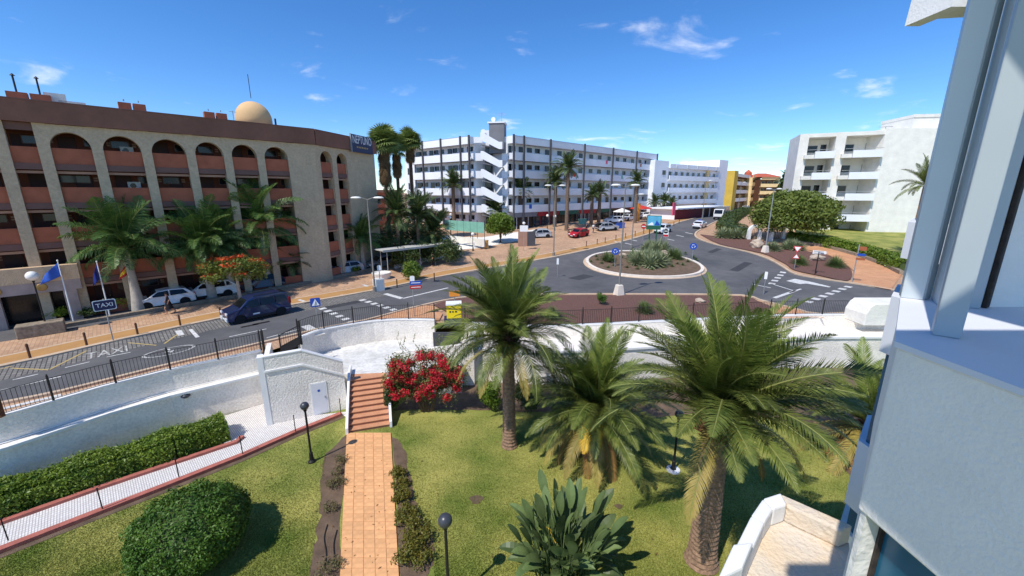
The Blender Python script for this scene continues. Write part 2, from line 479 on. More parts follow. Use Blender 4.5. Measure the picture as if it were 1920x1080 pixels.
def quads(name, P, mats, parent=None, mi=None, loc=(0, 0, 0), tri=False):
    """P: (n,4,3) or (n,3,3) array of faces as one mesh"""
    P = np.asarray(P, dtype=np.float32); n, k, _ = P.shape
    me = bpy.data.meshes.new(name)
    me.vertices.add(n * k); me.vertices.foreach_set('co', P.reshape(-1))
    me.loops.add(n * k); me.loops.foreach_set('vertex_index', np.arange(n * k, dtype=np.int32))
    me.polygons.add(n); me.polygons.foreach_set('loop_start', np.arange(0, n * k, k, dtype=np.int32))
    mats = mats if isinstance(mats, (list, tuple)) else [mats]
    for m in mats: me.materials.append(M[m])
    if mi is not None: me.polygons.foreach_set('material_index', np.asarray(mi, dtype=np.int32))
    me.update(calc_edges=True)
    return obj(name, me, parent, loc)
RNG = np.random.default_rng(11)
def unit(n):
    v = RNG.normal(size=(n, 3)); return v / np.linalg.norm(v, axis=1, keepdims=True)
def leaves(C, out, size, asp=.5, spread=.9):
    """leaf quads at points C, facing roughly along out"""
    n = len(C)
    nrm = out + unit(n) * spread; nrm /= np.linalg.norm(nrm, axis=1, keepdims=True) + 1e-9
    a = np.cross(nrm, unit(n)); a /= np.linalg.norm(a, axis=1, keepdims=True) + 1e-9
    b = np.cross(nrm, a)
    sz = size * RNG.uniform(.5, 1.5, size=(n, 1))
    a = a * sz; b = b * sz * asp
    return np.stack([C - a, C - b * .9 - a * .1 + nrm * sz * .12, C + a, C + b * .9 - a * .1 + nrm * sz * .12], axis=1)
def blob(centers, radii, n, size, asp=.5, shell=.35, zmin=None):
    """leaves spread in the outer shell of ellipsoids"""
    centers = np.asarray(centers, float); radii = np.asarray(radii, float)
    if radii.ndim == 1: radii = np.repeat(radii[:, None], 3, axis=1)
    w = (radii[:, 0] * radii[:, 1]) + .01; w = w / w.sum()
    idx = RNG.choice(len(centers), size=n, p=w)
    d = unit(n); r = 1 - shell * RNG.random((n, 1)) ** 1.6
    C = centers[idx] + d * radii[idx] * r
    if zmin is not None:
        k = C[:, 2] > zmin; C = C[k]; d = d[k]
    return leaves(C, d, size, asp)
def text_mesh(name, body, size, material, parent, loc, rot, extrude=.005, align='CENTER'):
    cu = bpy.data.curves.new(name, 'FONT'); cu.body = body; cu.size = size; cu.extrude = extrude
    cu.align_x = align; cu.align_y = 'CENTER'
    to = bpy.data.objects.new(name + '_tmp', cu); COL.objects.link(to)
    bpy.context.view_layer.update()
    me = bpy.data.meshes.new_from_object(to.evaluated_get(bpy.context.evaluated_depsgraph_get()))
    bpy.data.objects.remove(to)
    me.materials.clear(); me.materials.append(M[material])
    o = obj(name, me, parent, loc); o.rotation_euler = rot
    return o
# ------------------------------------------------------------------ the setting: ground, street, garden
GZ = -3.0                                    # level of the sunk garden
ROAD_U = Vector((.705, .709)); ROAD_N = Vector((-.709, .705))      # along the street, and away from us
kerb_far = [GT(*p) for p in [(0, 690), (100, 668), (213, 642), (415, 598), (560, 571), (700, 546), (850, 515), (1000, 490), (1100, 470), (1185, 449), (1240, 431), (1290, 413), (1340, 398)]]
_d = (Vector(kerb_far[0]) - Vector(kerb_far[2])).normalized()
kerb_far = [tuple(Vector(kerb_far[0]) + _d * q) for q in (45, 12, 4)] + kerb_far
kerb_far = kerb_far + [(kerb_far[-1][0] + 62, kerb_far[-1][1] + 95), (kerb_far[-1][0] + 230, kerb_far[-1][1] + 360)]
fence_left = [(-36.0, -.3)] + [G(0, 780, .2), G(190, 725, .2), G(310, 695, .2), G(490, 657, .2)]
arc_px = [(560, 634), (590, 622), (630, 613), (700, 602), (760, 599), (815, 600)]
arc_px2 = [(872, 605), (1000, 611), (1100, 609), (1200, 604), (1300, 599), (1400, 594), (1480, 591), (1592, 590)]
arc1 = smooth_line([G(*p, .2) for p in arc_px], 3)
arc2 = smooth_line([G(*p, .2) for p in arc_px2], 3)
wall_line = fence_left + arc1 + arc2 + [(44, 31.5), (75, 36)]
# the paved ground beyond the garden wall, out to the horizon
base = wall_line + [(75, -60), (2600, -60), (2600, 3000), (-2600, 3000), (-2600, -60), (-60, -60)]
base = [(-60, -26)] + wall_line + [(400, 60), (2600, 400), (2600, 3000), (-2600, 3000), (-2600, -600)]
pavement = struct(sheet('pavement', base, 0.0, 'brick_paving'))
_kn = [GT(0, 757), GT(120, 733)]; _d = (Vector(_kn[0]) - Vector(_kn[1])).normalized()
kerb_near = [tuple(Vector(_kn[0]) + _d * q) for q in (45, 10, 3)] + [GT(*p) for p in [(0, 757), (120, 733), (300, 688), (420, 660), (520, 636), (600, 617), (680, 602), (740, 586), (800, 571), (860, 559), (930, 554), (1050, 552), (1250, 552), (1390, 554), (1425, 563), (1465, 573), (1500, 582)]] + [(24.6, 30.6), (30, 31.3), (60, 37), (120, 44)]
kerb_right = [GT(1400, 386), GT(1352, 411), GT(1318, 427), GT(1303, 437), GT(1306, 447), GT(1340, 459), GT(1400, 473), GT(1440, 487), GT(1468, 503), GT(1490, 515), GT(1540, 524), GT(1590, 531), GT(1650, 541), GT(1700, 549)]
kerb_right = smooth_line(kerb_right, 3) + [(70, 47), (120, 55)]
far_r = [(kerb_far[-1][0] + 12, kerb_far[-1][1] - 12), (kerb_far[-2][0] + 9, kerb_far[-2][1] - 9)]
road_poly = smooth_line(kerb_far[:-2], 2) + kerb_far[-2:] + far_r + kerb_right + kerb_near[::-1]
road = struct(sheet('road', road_poly, .012, 'asphalt'))
# parking lane with grey pavers along the far kerb
kl = [p for p in smooth_line(kerb_far[:9], 4)]
sheet('parking_lane', band_poly(kl, -.02, -2.5), .016, 'parking_paver', road)
# kerbs as real steps
def kerb_run(name, line, w, h, material, parent, side=1):
    mb = MB(); a = line; b = strip(line, w, side)
    n = len(line)
    for i in range(n - 1):
        p = [a[i], a[i + 1], b[i + 1], b[i]]
        mb.prism(p, lambda x, y: T(y) - .05, lambda x, y: T(y) + h)
    return mb.build(name, material, parent)
kfl = smooth_line(kerb_far[:-2], 3)
kerb_run('kerb', kfl, .35, .10, 'kerb', pavement)
kerb_run('kerb', kerb_right, .3, .13, 'kerb', pavement)
kerb_run('kerb', smooth_line(kerb_near[:-2], 2), .25, .12, 'kerb', pavement, -1)
# cycle lane and its white edge line on the hotel side of the street
cyc = kfl[2:]
sheet('cycle_lane', band_poly(cyc, .75, 2.35), .008, 'cycle_lane', pavement)
sheet('edge_line', band_poly(cyc, 2.35, 2.6), .010, 'kerb', pavement)
sheet('edge_line', band_poly(cyc, .66, .75), .010, 'kerb', pavement)
# painted markings
def mark(pxs, name='marking', m='paint', dz=.022):
    return sheet(name, [GT(*p) for p in pxs], dz, m, road)
def line_px(a, b, w, name='lane_line', m='paint'):
    A, B = Vector(GT(*a)), Vector(GT(*b)); t = (B - A).normalized(); n = Vector((-t.y, t.x)) * w / 2
    return sheet(name, [tuple(A - n), tuple(B - n), tuple(B + n), tuple(A + n)], .022, m, road)
def dash_row(a, b, n, w, l, name='crosswalk_dash'):
    A, B = Vector(GT(*a)), Vector(GT(*b)); t = (B - A).normalized(); q = Vector((-t.y, t.x))
    for i in range(n):
        c = A.lerp(B, i / (n - 1)); d = t * l / 2; e = q * w / 2
        sheet(name, [tuple(c - d - e), tuple(c + d - e), tuple(c + d + e), tuple(c - d + e)], .022, 'paint', road)
dash_row((605, 579), (660, 604), 6, .55, .5)
dash_row((680, 563), (737, 581), 6, .55, .5)
dash_row((1447, 532), (1468, 511), 5, .6, .8)
dash_row((1516, 566), (1590, 538), 7, .6, .8)
line_px((722, 551), (754, 560), .5, 'stop_line')
line_px((572, 611), (602, 628), .6, 'stop_line')
line_px((0, 733), (116, 706), .12); line_px((24, 713), (72, 702), .1); line_px((122, 690), (168, 679), .1); line_px((200, 670), (245, 661), .1)
line_px((0, 768), (115, 741), .3)
line_px((430, 632), (500, 617), .1); line_px((500, 634), (560, 618), .1); line_px((755, 560), (840, 540), .25)
line_px((1452, 559), (1492, 545), .35); line_px((1410, 533), (1445, 540), .2); line_px((1445, 532), (1490, 546), .18); line_px((1480, 549), (1502, 542), .2)
mark([(1474, 527), (1490, 523), (1522, 529), (1558, 538), (1554, 539), (1512, 532), (1500, 533)], 'arrow_marking')
for a, b in [((0, 693), (22, 687)), ((22, 691), (92, 694)), ((92, 694), (163, 658)), ((240, 643), (293, 648)), ((308, 645), (332, 628))]:
    line_px(a, b, .11, 'bay_line', 'yellow_paint')
line_px((334, 620), (340, 629), .35, 'bay_mark'); line_px((357, 618), (371, 633), .22, 'bay_mark')
for px, py in [(1152, 453), (1172, 456), (1180, 449), (1250, 448), (1268, 441), (1285, 436)]:
    line_px((px, py), (px + 14, py + 3), .3, 'give_way_dash')
tx = GT(202, 662)
t_ = text_mesh('road_lettering', 'TAXI', .85, 'worn_paint', road, (tx[0], tx[1], .03), (0, 0, R(45)), 0); t_.scale = (1, 2.2, 1)
# disabled bay emblem: ring and figure
ex, ey = GT(318, 659)
mb = MB()
for q in range(28):
    a0, a1 = 2 * PI * q / 28, 2 * PI * (q + 1) / 28
    P = lambda r, a: (ex + ROAD_U.x * r * 1.7 * math.cos(a) + ROAD_N.x * r * math.sin(a), ey + ROAD_U.y * r * 1.7 * math.cos(a) + ROAD_N.y * r * math.sin(a), .026)
    mb.add([P(.75, a0), P(.75, a1), P(.66, a1), P(.66, a0)], [(3, 2, 1, 0)])
mb.build('bay_emblem', 'worn_paint', road)
line_px((309, 661), (327, 657), .12, 'bay_emblem')
line_px((316, 655), (322, 661), .12, 'bay_emblem')
for a, b in [((630, 556), (640, 560)), ((640, 553), (650, 557)), ((560, 562), (572, 566)), ((680, 534), (690, 537)), ((1080, 445), (1090, 447))]:
    A, B = Vector(GT(*a)), Vector(GT(*b)); q = (B - A).normalized(); n = Vector((-q.y, q.x)) * .15
    sheet('cycle_mark', [tuple(A - n), tuple(B - n), tuple(B + n), tuple(A + n)], .014, 'paint', pavement)
for px, py, w, h in [(930, 530, 5, 1.4), (1090, 520, 3, 1.6), (1390, 500, 6, 1.0), (640, 572, 3.2, .9), (1340, 470, 4, .8)]:
    A = Vector(GT(px, py)); q = ROAD_U * w / 2; n = ROAD_N * h / 2
    sheet('asphalt_patch', [tuple(A - q - n), tuple(A + q - n), tuple(A + q + n), tuple(A - q + n)], .018, 'asphalt_patch', road)
# drain covers and dark asphalt patches
for px, py, w, h in [(255, 712, .9, .5), (490, 606, 1.1, .35), (468, 611, 1.1, .3), (580, 567, .9, .5)]:
    A = Vector(GT(px, py)); q = ROAD_U * w / 2; n = ROAD_N * h / 2
    sheet('drain_cover', [tuple(A - q - n), tuple(A + q - n), tuple(A + q + n), tuple(A - q + n)], .024, 'iron', road)
# roundabout
rc = Vector((17.0, 51.4)); rr = 6.9
def ring(r, n=64): return [(rc.x + r * math.cos(2 * PI * i / n), rc.y + r * math.sin(2 * PI * i / n)) for i in range(n)]
isl = struct(sheet('roundabout_island', ring(rr), .20, 'soil'))
def ring_kerb(r0, r1, h, m, name):
    mb = MB(); a, b = ring(r0), ring(r1); n = len(a)
    for i in range(n):
        j = (i + 1) % n
        mb.prism([a[i], a[j], b[j], b[i]], lambda x, y: T(y) - .05, lambda x, y: T(y) + h)
    return mb.build(name, m, isl)
ring_kerb(rr + .02, rr + .4, .28, 'white_kerb', 'kerb')
ring_kerb(rr + .4, rr + .72, .05, 'kerb', 'apron')
# planted beds of red lava gravel
bed_r = [GT(*p) for p in [(1312, 440), (1345, 444), (1405, 449), (1462, 461), (1500, 470), (1548, 479), (1578, 494), (1597, 510), (1588, 528), (1537, 518), (1490, 508), (1474, 497), (1455, 487), (1425, 475), (1350, 459)]]
struct(sheet('gravel_bed', smooth_line(bed_r + [bed_r[0]], 3)[:-1], .11, 'lava_gravel'))
bm_top = [GT(*p) for p in [(812, 573), (862, 561), (930, 557), (1075, 555), (1250, 555), (1390, 557), (1420, 566), (1450, 578)]]
bed_m = smooth_line(bm_top, 2) + [(a, b + .45) for a, b in arc2[::-1] if GT(806, 580)[0] < a < 19.5]
struct(sheet('gravel_bed', bed_m, .10, 'lava_gravel'))
orp = [GT(*p) for p in [(1500, 466), (1548, 477), (1580, 492), (1602, 510), (1594, 531), (1670, 545), (1690, 516), (1640, 482), (1560, 458)]]
struct(sheet('footpath', orp, .10, 'orange_paving'))
op2 = [GT(*p) for p in [(1440, 580), (1480, 576), (1518, 592), (1550, 600)]] + [(24, 29.6), (19, 29.2)]
struct(sheet('footpath', op2, .09, 'orange_paving'))
struct(sheet('footpath', [GT(*p) for p in [(700, 601), (742, 588), (800, 573), (812, 576), (830, 590)]] + [(-5.5, 28.9), (-9.5, 28.7)], .09, 'orange_paving'))
# driveway in front of the hotel, and the raised lawn under the right hand building
drv = [Vector((-72, -12)), Vector((-32.2, 25.6)), Vector((-14, 54.5)), Vector((-8, 63)), Vector((-14, 72)), Vector((-24, 60)), Vector((-36, 34)), Vector((-80, -4))]
struct(sheet('driveway', [tuple(p) for p in drv], .006, 'asphalt'))

# ------------------------------------------------------------------ garden
def flat(name, poly, z, m, parent=None):
    mb = MB(); n = len(poly)
    a = sum(poly[i][0] * poly[(i + 1) % n][1] - poly[(i + 1) % n][0] * poly[i][1] for i in range(n))
    if a < 0: poly = poly[::-1]
    mb.add([(x, y, z) for x, y in poly], [tuple(range(n))])
    return mb.build(name, m, parent)
lawn = struct(flat('lawn', [(-60, -40), (75, -40), (75, 40), (-60, 40)], GZ, 'lawn'))
g3 = lambda u, v: G(u, v, GZ)
# mosaic path, red kerbs
mo = [g3(-60, 1063), g3(0, 1035), g3(300, 918), g3(456, 856), g3(555, 812), g3(640, 778)]
mi_ = [g3(-60, 1008), g3(0, 985), g3(200, 914), g3(444, 832)]
mosaic = struct(flat('mosaic_path', mo + [g3(652, 785), g3(660, 772), g3(500, 790)] + mi_[::-1], GZ + .05, 'mosaic_path'))
def run_box(mb, line, w, z0, z1):
    a = strip(line, w / 2); b = strip(line, -w / 2)
    for i in range(len(line) - 1): mb.prism([a[i], a[i + 1], b[i + 1], b[i]], z0, z1)
flat('mosaic_corner', [g3(430, 836), g3(470, 818), g3(512, 797), (-12.2, 21.6), (-14.2, 22.8), (-17.6, 19.4)], GZ + .045, 'mosaic_path', mosaic)
run = MB(); run_box(run, mo, .28, GZ - .1, GZ + .16); run.build('path_kerb', 'red_kerb', mosaic)
run = MB(); run_box(run, mi_ + [g3(455, 822)], .24, GZ - .1, GZ + .18); run.build('path_kerb', 'red_kerb', mosaic)
run = MB(); run_box(run, strip(mo, .3, -1), .25, GZ - .1, GZ + .02); run.build('edging', 'soil', mosaic)
# the tiled garden path: every tile a piece of its own
pa, pb = g3(650, 813), g3(733, 813); pc, pd = g3(636, 1110), g3(750, 1110)
gp = struct(flat('garden_path', [pa, pb, pd, pc], GZ + .03, 'orange_grout'))
L_ = (Vector(pc) - Vector(pa)).length; NR = int(L_ / .42); NC = 5
for i in range(NR):
    for j in range(NC):
        def at(s, t):
            a = Vector(pa).lerp(Vector(pc), s); b = Vector(pb).lerp(Vector(pd), s); return a.lerp(b, t)
        e = .016
        q = [at((i + e) / NR, (j + e) / NC), at((i + e) / NR, (j + 1 - e) / NC), at((i + 1 - e) / NR, (j + 1 - e) / NC), at((i + 1 - e) / NR, (j + e) / NC)]
        c = sum(q, Vector((0, 0))) / 4
        MB().prism([tuple(p - c) for p in q], 0, .028 + random.random() * .004).build('tile', 'orange_tile', gp, (c.x, c.y, GZ + .031))
# soil beds beside the path
def ragged(pts, k=5, a=.09):
    L = []
    for i in range(len(pts)):
        p, q = Vector(pts[i]), Vector(pts[(i + 1) % len(pts)])
        for j in range(k):
            c = p.lerp(q, j / k); L.append((c.x + random.uniform(-a, a), c.y + random.uniform(-a, a)))
    return L
flat('soil_bed', ragged([g3(*p) for p in [(648, 815), (612, 850), (605, 900), (600, 960), (594, 1010), (575, 1100), (635, 1100), (641, 980)]]), GZ + .012, 'soil', lawn)
flat('soil_bed', ragged([g3(*p) for p in [(735, 815), (757, 840), (770, 900), (783, 960), (812, 1010), (815, 1060), (790, 1100), (752, 1100), (744, 960)]]), GZ + .012, 'soil', lawn)
flat('soil_bed', ragged([g3(*p) for p in [(735, 770), (880, 768), (1000, 773), (1180, 787), (1380, 768), (1500, 800), (1560, 850), (1600, 900), (1690, 900)]] + [(27, 28.6), (9, 27.3), (1, 26.2), (-3.2, 25.5), (-6, 24.5)], 6), GZ + .012, 'soil', lawn)
for px, py, r in [(893, 937, .28), (1160, 950, .16)]:
    x, y = g3(px, py)
    flat('bare_patch', [(x + r * (1 + .3 * math.sin(3 * q)) * math.cos(q), y + r * .9 * math.sin(q)) for q in [2 * PI * k / 12 for k in range(12)]], GZ + .014, 'soil', lawn)

# retaining walls with fence on top
def wall_piece(line, name, label, parent_list, ledge=True, off=.62, zl=-1.0):
    w = thing(name, label, 'wall', (line[0][0], line[0][1], 0))
    ox, oy = line[0]
    loc = [(x - ox, y - oy) for x, y in line]
    mb = MB(); run_box(mb, loc, .3, GZ - .2, .2); mb.build('upper_wall', 'rough_white', w)
    mb = MB(); run_box(mb, loc, .36, .2, .25); mb.build('coping', 'smooth_white', w)
    if ledge:
        a = strip(loc, -.15); b = strip(loc, -off)
        mb = MB()
        for i in range(len(loc) - 1): mb.prism([a[i], a[i + 1], b[i + 1], b[i]], GZ - .2, zl)
        mb.build('lower_wall', 'rough_white', w)
        c = strip(loc, .02 - off); d = strip(loc, -off - .1)
        mb = MB()
        for i in range(len(loc) - 1): mb.prism([c[i], c[i + 1], d[i + 1], d[i]], zl - .10, zl + .03)
        mb.build('ledge', 'smooth_white', w)
        c = strip(loc, -.20); mb = MB()
        mb.tube([(x, y, zl + .05) for x, y in c], .025, 5); mb.build('pipe', 'white_trim', w)
    return w
wall_piece(fence_left, 'garden_wall', 'long straight rough white retaining wall behind the clipped hedge', None)
wall_piece(arc1, 'garden_wall', 'curved white wall between the gate and the yellow bin, behind the bougainvillea', None, False)
wall_piece(arc2 + [(44, 31.5)], 'garden_wall', 'curved white retaining wall behind the garden palms', None, True, 2.7, -.62)
flat_poly = [tuple(arc1[0])] + [tuple(p) for p in arc1[1:]] + [tuple(arc2[0])] + [(-3.2, 23.3), (-6.6, 23.0), (-10.2, 22.6), (-12.6, 22.6)]
terr = MB().prism(flat_poly, GZ - .1, -1.37).build('terrace', 'terrace_white', None); struct(terr)
# white wall that closes the terrace beside the bougainvillea
wx, wy = G(880, 632, .35)
th = thing('terrace_wall', 'white angled wall block beside the bougainvillea below the yellow bin', 'wall', (wx, wy, GZ))
p0 = Vector(G(783, 640, -.6)); p1 = Vector((wx, wy))
mb = MB(); mb.plate([(p0.x - wx - 1.2, 0), (0, 0), (0, .35 - GZ), (-.55, -.15 - GZ), (p0.x - wx - 1.2, -.7 - GZ)], -.15, .15)
mb.build('front_wall', 'rough_white', th)
mb = MB(); mb.box(.001, -.15, 0, .28, 2.9, .30 - GZ); mb.build('side_wall', 'rough_white', th)
mb = MB(); mb.box(.0, -.2, .30 - GZ, .34, 2.95, .36 - GZ); mb.build('coping', 'smooth_white', th)

# iron fences: every bar its own piece
bar_me = MB().tube([(0, 0, 0), (0, 0, 1.0)], .011, 4).mesh('bar', 'iron')
post_me = MB().box(-.03, -.03, 0, .03, .03, 1.22).lathe([(.0, 1.22), (.045, 1.25), (.0, 1.31)], 6).mesh('post', 'iron')
def fence(line, label, zb=.25, gap=.135, first=True, last=True, posts=2.1):
    f = thing('iron_fence', label, 'fence', (line[0][0], line[0][1], zb))
    ox, oy = line[0]; pts = [Vector((x - ox, y - oy)) for x, y in line]
    for z in (.08, 1.08):
        MB().tube([(p.x, p.y, z) for p in pts], .016, 4).build('rail', 'iron', f)
    seg = [(pts[i + 1] - pts[i]).length for i in range(len(pts) - 1)]; tot = sum(seg)
    def at(s):
        for i, l in enumerate(seg):
            if s <= l or i == len(seg) - 1: return pts[i].lerp(pts[i + 1], min(1, s / l))
            s -= l
    npost = max(2, round(tot / posts)) + 1
    for i in range(npost):
        p = at(tot * i / (npost - 1)); obj('post', post_me, f, (p.x, p.y, 0))
    nb = int(tot / gap); k = 0
    for i in range(nb):
        p = at((i + .5) * tot / nb)
        obj('bar', bar_me, f, (p.x, p.y, .08))
    return f
fl = [G(-40, 790, .25)] + [G(0, 780, .25), G(190, 725, .25), G(310, 695, .25), G(490, 657, .25)]
fence(fl, 'straight black iron fence on the wall along the parking lane')
fence(arc1, 'curved black iron fence from the gate to the yellow bin')
fence(arc2, 'long curved black iron fence along the gravel bed above the palms')
# gate, standing ajar beside its post
gx, gy = G(528, 668, 0.05); hx, hy = G(566, 646, .05)
gt = thing('iron_gate', 'black iron gate with solid lower panel, at the head of the garden steps', 'gate', (gx, gy, .05), math.atan2(hy - gy, hx - gx))
gl = math.hypot(hx - gx, hy - gy)
MB().box(0, -.03, 0, .06, .03, 1.35).build('post', 'iron', gt); MB().box(gl - .06, -.04, 0, gl + .04, .04, 1.6).build('post', 'iron', gt)
MB().box(.06, -.015, .06, gl - .06, .015, .55).build('panel', 'iron', gt)
for z in (.57, 1.28): MB().box(.06, -.02, z, gl - .06, .02, z + .04).build('rail', 'iron', gt)
for i in range(9): obj('bar', bar_me, gt, (.06 + (gl - .12) * (i + .5) / 9, 0, .5)).scale = (1, 1, .78)
px_, py_ = G(497, 667, .05)
MB()
gp2 = MB().box(-.05, -.05, 0, .05, .05, 1.55).lathe([(.0, 1.55), (.06, 1.6), (0, 1.68)], 6).build('gate_post', 'iron', None, (px_, py_, .05))
tag(gp2, 'thick black gate post at the end of the straight fence', 'post')

# little white service house below the gate
A = Vector(g3(512, 797)); B = Vector(g3(652, 766))
rz = math.atan2((B - A).y, (B - A).x); W = (B - A).length
hs = thing('service_house', 'small white service room with grey door beside the tiled steps', 'building', (A.x, A.y, GZ), rz)
zl = ZAT(496, 670, A.x, A.y) - GZ; zr = ZAT(654, 677, B.x, B.y) - GZ
zm = ZAT(570, 657, *(A.lerp(B, .47))) - GZ
D = 2.6
mb = MB(); mb.plate([(0, 0), (W, 0), (W, zr), (W * .47, zm), (0, zl)], 0, .25); mb.build('front_wall', 'rough_white', hs)
mb = MB(); mb.box(-.0, .251, 0, .25, D, zl - .1); mb.build('side_wall', 'rough_white', hs)
mb = MB(); mb.box(-.28, -.02, 0, -.003, .5, zl + .03); mb.build('buttress', 'smooth_white', hs)
mb = MB(); mb.box(W - .25, .251, 0, W, D, 1.6); mb.build('side_wall', 'rough_white', hs)
mb = MB(); mb.box(.26, .26, 1.7, W - .26, D, 1.9); mb.build('landing', 'step_tile', hs)
for a, b in [((0, zl), (W * .47, zm)), ((W * .47, zm), (W, zr))]:
    MB().plate([(a[0], a[1]), (b[0], b[1]), (b[0], b[1] + .05), (a[0], a[1] + .05)], -.03, .28).build('coping', 'smooth_white', hs)
    MB().plate([(a[0], a[1] - .85), (b[0], b[1] - .85), (b[0], b[1] - .75), (a[0], a[1] - .75)], -.07, -.002).build('moulding', 'smooth_white', hs)
dx0 = W * .54
dr = MB().box(dx0, -.035, .05, dx0 + .72, -.002, 1.95).build('door', 'sill_tile', hs)
MB().box(dx0 + .3, -.042, 1.45, dx0 + .42, -.036, 1.58).build('door_sign', 'sign_blue', dr)
MB().box(dx0 + .63, -.07, 1.0, dx0 + .67, -.036, 1.14).build('handle', 'galvanised', dr)
MB().box(dx0 - .06, -.03, .05, dx0 - .002, -.003, 2.0).box(dx0 + .722, -.03, .05, dx0 + .78, -.003, 2.0).box(dx0 - .06, -.03, 1.952, dx0 + .78, -.003, 2.01).build('door_frame', 'white_trim', hs)

# tiled steps
s0 = Vector(g3(655, 812)); s1 = Vector(g3(731, 812))
rz = R(17.5); SW = 2.05
st = thing('garden_steps', 'terracotta tiled steps between white cheek walls, at the head of the path', 'steps', (s0.x, s0.y, GZ), rz)
NS = 10; tr, ri = .335, .163
tread_me = MB().box(0, -.03, -.035, SW, tr, 0).mesh('tread', 'step_tile')
riser_me = MB().box(0, 0, 0, SW, tr, ri - .036).mesh('riser', 'riser_tile')
for i in range(NS):
    obj('riser', riser_me, st, (0, i * tr, i * ri)); obj('tread', tread_me, st, (0, i * tr, (i + 1) * ri))
    if i: MB().box(0, i * tr, 0, SW, (i + 1) * tr - .002, i * ri - .002).build('core', 'riser_tile', st)
MB().box(0, NS * tr, 0, SW, NS * tr + 1.15, NS * ri - .001).build('landing', 'step_tile', st)
for x in (-.16, SW + .02):
    mb = MB(); n = NS * tr
    bm_poly = [(-.15, 0), (-.15, .38), (n, NS * ri + .36), (n + 1.1, NS * ri + .36), (n + 1.1, 0)]
    vs = [(x, y, z) for y, z in bm_poly] + [(x + .14, y, z) for y, z in bm_poly]; k = len(bm_poly)
    mb.add(vs, [tuple(range(k)), tuple(range(2 * k - 1, k - 1, -1))] + [((i + 1) % k, i, k + i, k + (i + 1) % k) for i in range(k)])
    mb.build('cheek_wall', 'smooth_white', st, bevel=.02)
hr = [(SW + .03, .2, .62 + .9), (SW + .03, n, NS * ri + 1.0)]

# stone block closing the fence by the building
bx = G(1592, 600, 0); ex_ = thing('wall_block', 'grey white concrete block with chamfered top closing the right end of the fence', 'wall', (bx[0] + .1, bx[1] - 1.2, 0))
mb = MB(); mb.plate([(0, -.05), (6, -.05), (6, 1.6), (.55, 1.6), (.25, 1.35), (.0, .8)], 0, 1.9)
mb.build('block', 'bconcrete', ex_, bevel=.05)
MB().plate([(-.05, -3.1), (6, -3.1), (6, -.06), (-.05, -.06)], .9, 1.9).build('base', 'rough_white', ex_)

# posts with wire along the mosaic path
for i, (u, v) in enumerate([(18, 1020), (194, 960), (337, 900), (456, 856), (555, 814), (640, 781)]):
    x, y = g3(u, v); pz = MB().tube([(0, 0, 0), (0, 0, .95)], .022, 6).lathe([(.03, .93), (.03, .96), (.0, .99)], 6)
    o = pz.build('rail_post', 'iron', None, (x, y, GZ + .16)); tag(o, 'short thin black post on the red kerb of the mosaic path', 'post', 'posts along the mosaic path')
# ------------------------------------------------------------------ plants
def frond_mesh(name, L, a0, a1, nl, leaf, wid, hang, mats, vee=.35, fwd=.75):
    """one feather leaf: stalk along +x bending in x,z; leaflets both sides"""
    mb = MB(); n = 16; P = [Vector((0, 0, 0))]; Tn = []
    for i in range(n):
        s = (i + .5) / n; a = R(a0 + (a1 - a0) * s ** 1.25)
        t = Vector((math.cos(a), 0, math.sin(a))); Tn.append(t); P.append(P[-1] + t * (L / n))
    Tn.append(Tn[-1])
    mb.tube(P, [.03 * (1 - i / n) ** .8 * L / 4 + .005 for i in range(n + 1)], 4, 1, False)
    rnd = random.Random(name)
    for i in range(nl):
        s = .1 + .9 * (i + .5) / nl; k = min(n - 1, int(s * n)); fr = s * n - k
        b = P[k].lerp(P[k + 1], fr); t = Tn[k].lerp(Tn[k + 1], fr).normalized()
        nrm = Vector((-t.z, 0, t.x))
        ln = leaf * (math.sin(PI * min(1, .16 + s * .84)) ** .55 * .95 + .05) * (1.0 if s < .9 else .75)
        for sd in (-1, 1):
            j = rnd.uniform(-.12, .12)
            d = (t * (fwd + j + .5 * s) + Vector((0, sd, 0)) * 1.0 + nrm * (vee + rnd.uniform(-.2, .2))).normalized()
            d2 = (d + Vector((0, 0, -hang * rnd.uniform(.6, 1.3)))).normalized()
            m_ = b + d * ln * .5; e = m_ + d2 * ln * .5
            w = t * wid * .5 * rnd.uniform(.8, 1.2)
            o = len(mb.v)
            mb.v += [tuple(b - w * .5), tuple(b + w * .5), tuple(m_ + w), tuple(m_ - w), tuple(e)]
            mb.f += [(o, o + 1, o + 2, o + 3), (o + 3, o + 2, o + 4)]; mb.m += [0, 0]
    return mb.mesh(name, mats)
VAR = [(85, 60), (77, 34), (67, 10), (55, -14), (41, -36), (25, -58), (4, -74), (-36, -85)]
def frond_set(key, L, nl, leaf, wid, hang, green, new, old, dry, vee=.35, fwd=.75):
    out = []
    for i, (a0, a1) in enumerate(VAR):
        m = new if i < 2 else green if i < 5 else old if i < 7 else dry
        out.append(frond_mesh('frond', L * (1, 1, 1, 1, 1, .97, .9, .8)[i], a0, a1, nl, leaf, wid, hang * (.4, .5, .7, 1, 1.2, 1.5, 1.7, 1.5)[i], [m, 'rachis'], vee * (1, 1, .9, .8, .6, .4, .2, .1)[i], fwd))
    return out
FR_NEAR = frond_set('near', 3.9, 110, .66, .036, .28, 'frond', 'frond_new', 'frond', 'frond_dry')
FR_OLD = frond_mesh('frond', 3.7, -5, -72, 78, .6, .05, .4, ['frond_old', 'rachis'], .15)
FR_DRY = frond_mesh('frond', 3.4, -25, -84, 70, .55, .045, .5, ['frond_dry', 'rachis'], .1)
FR_YEL = frond_mesh('frond', 1.9, 10, -60, 46, .45, .05, .3, ['frond_yellow', 'rachis'], .2)
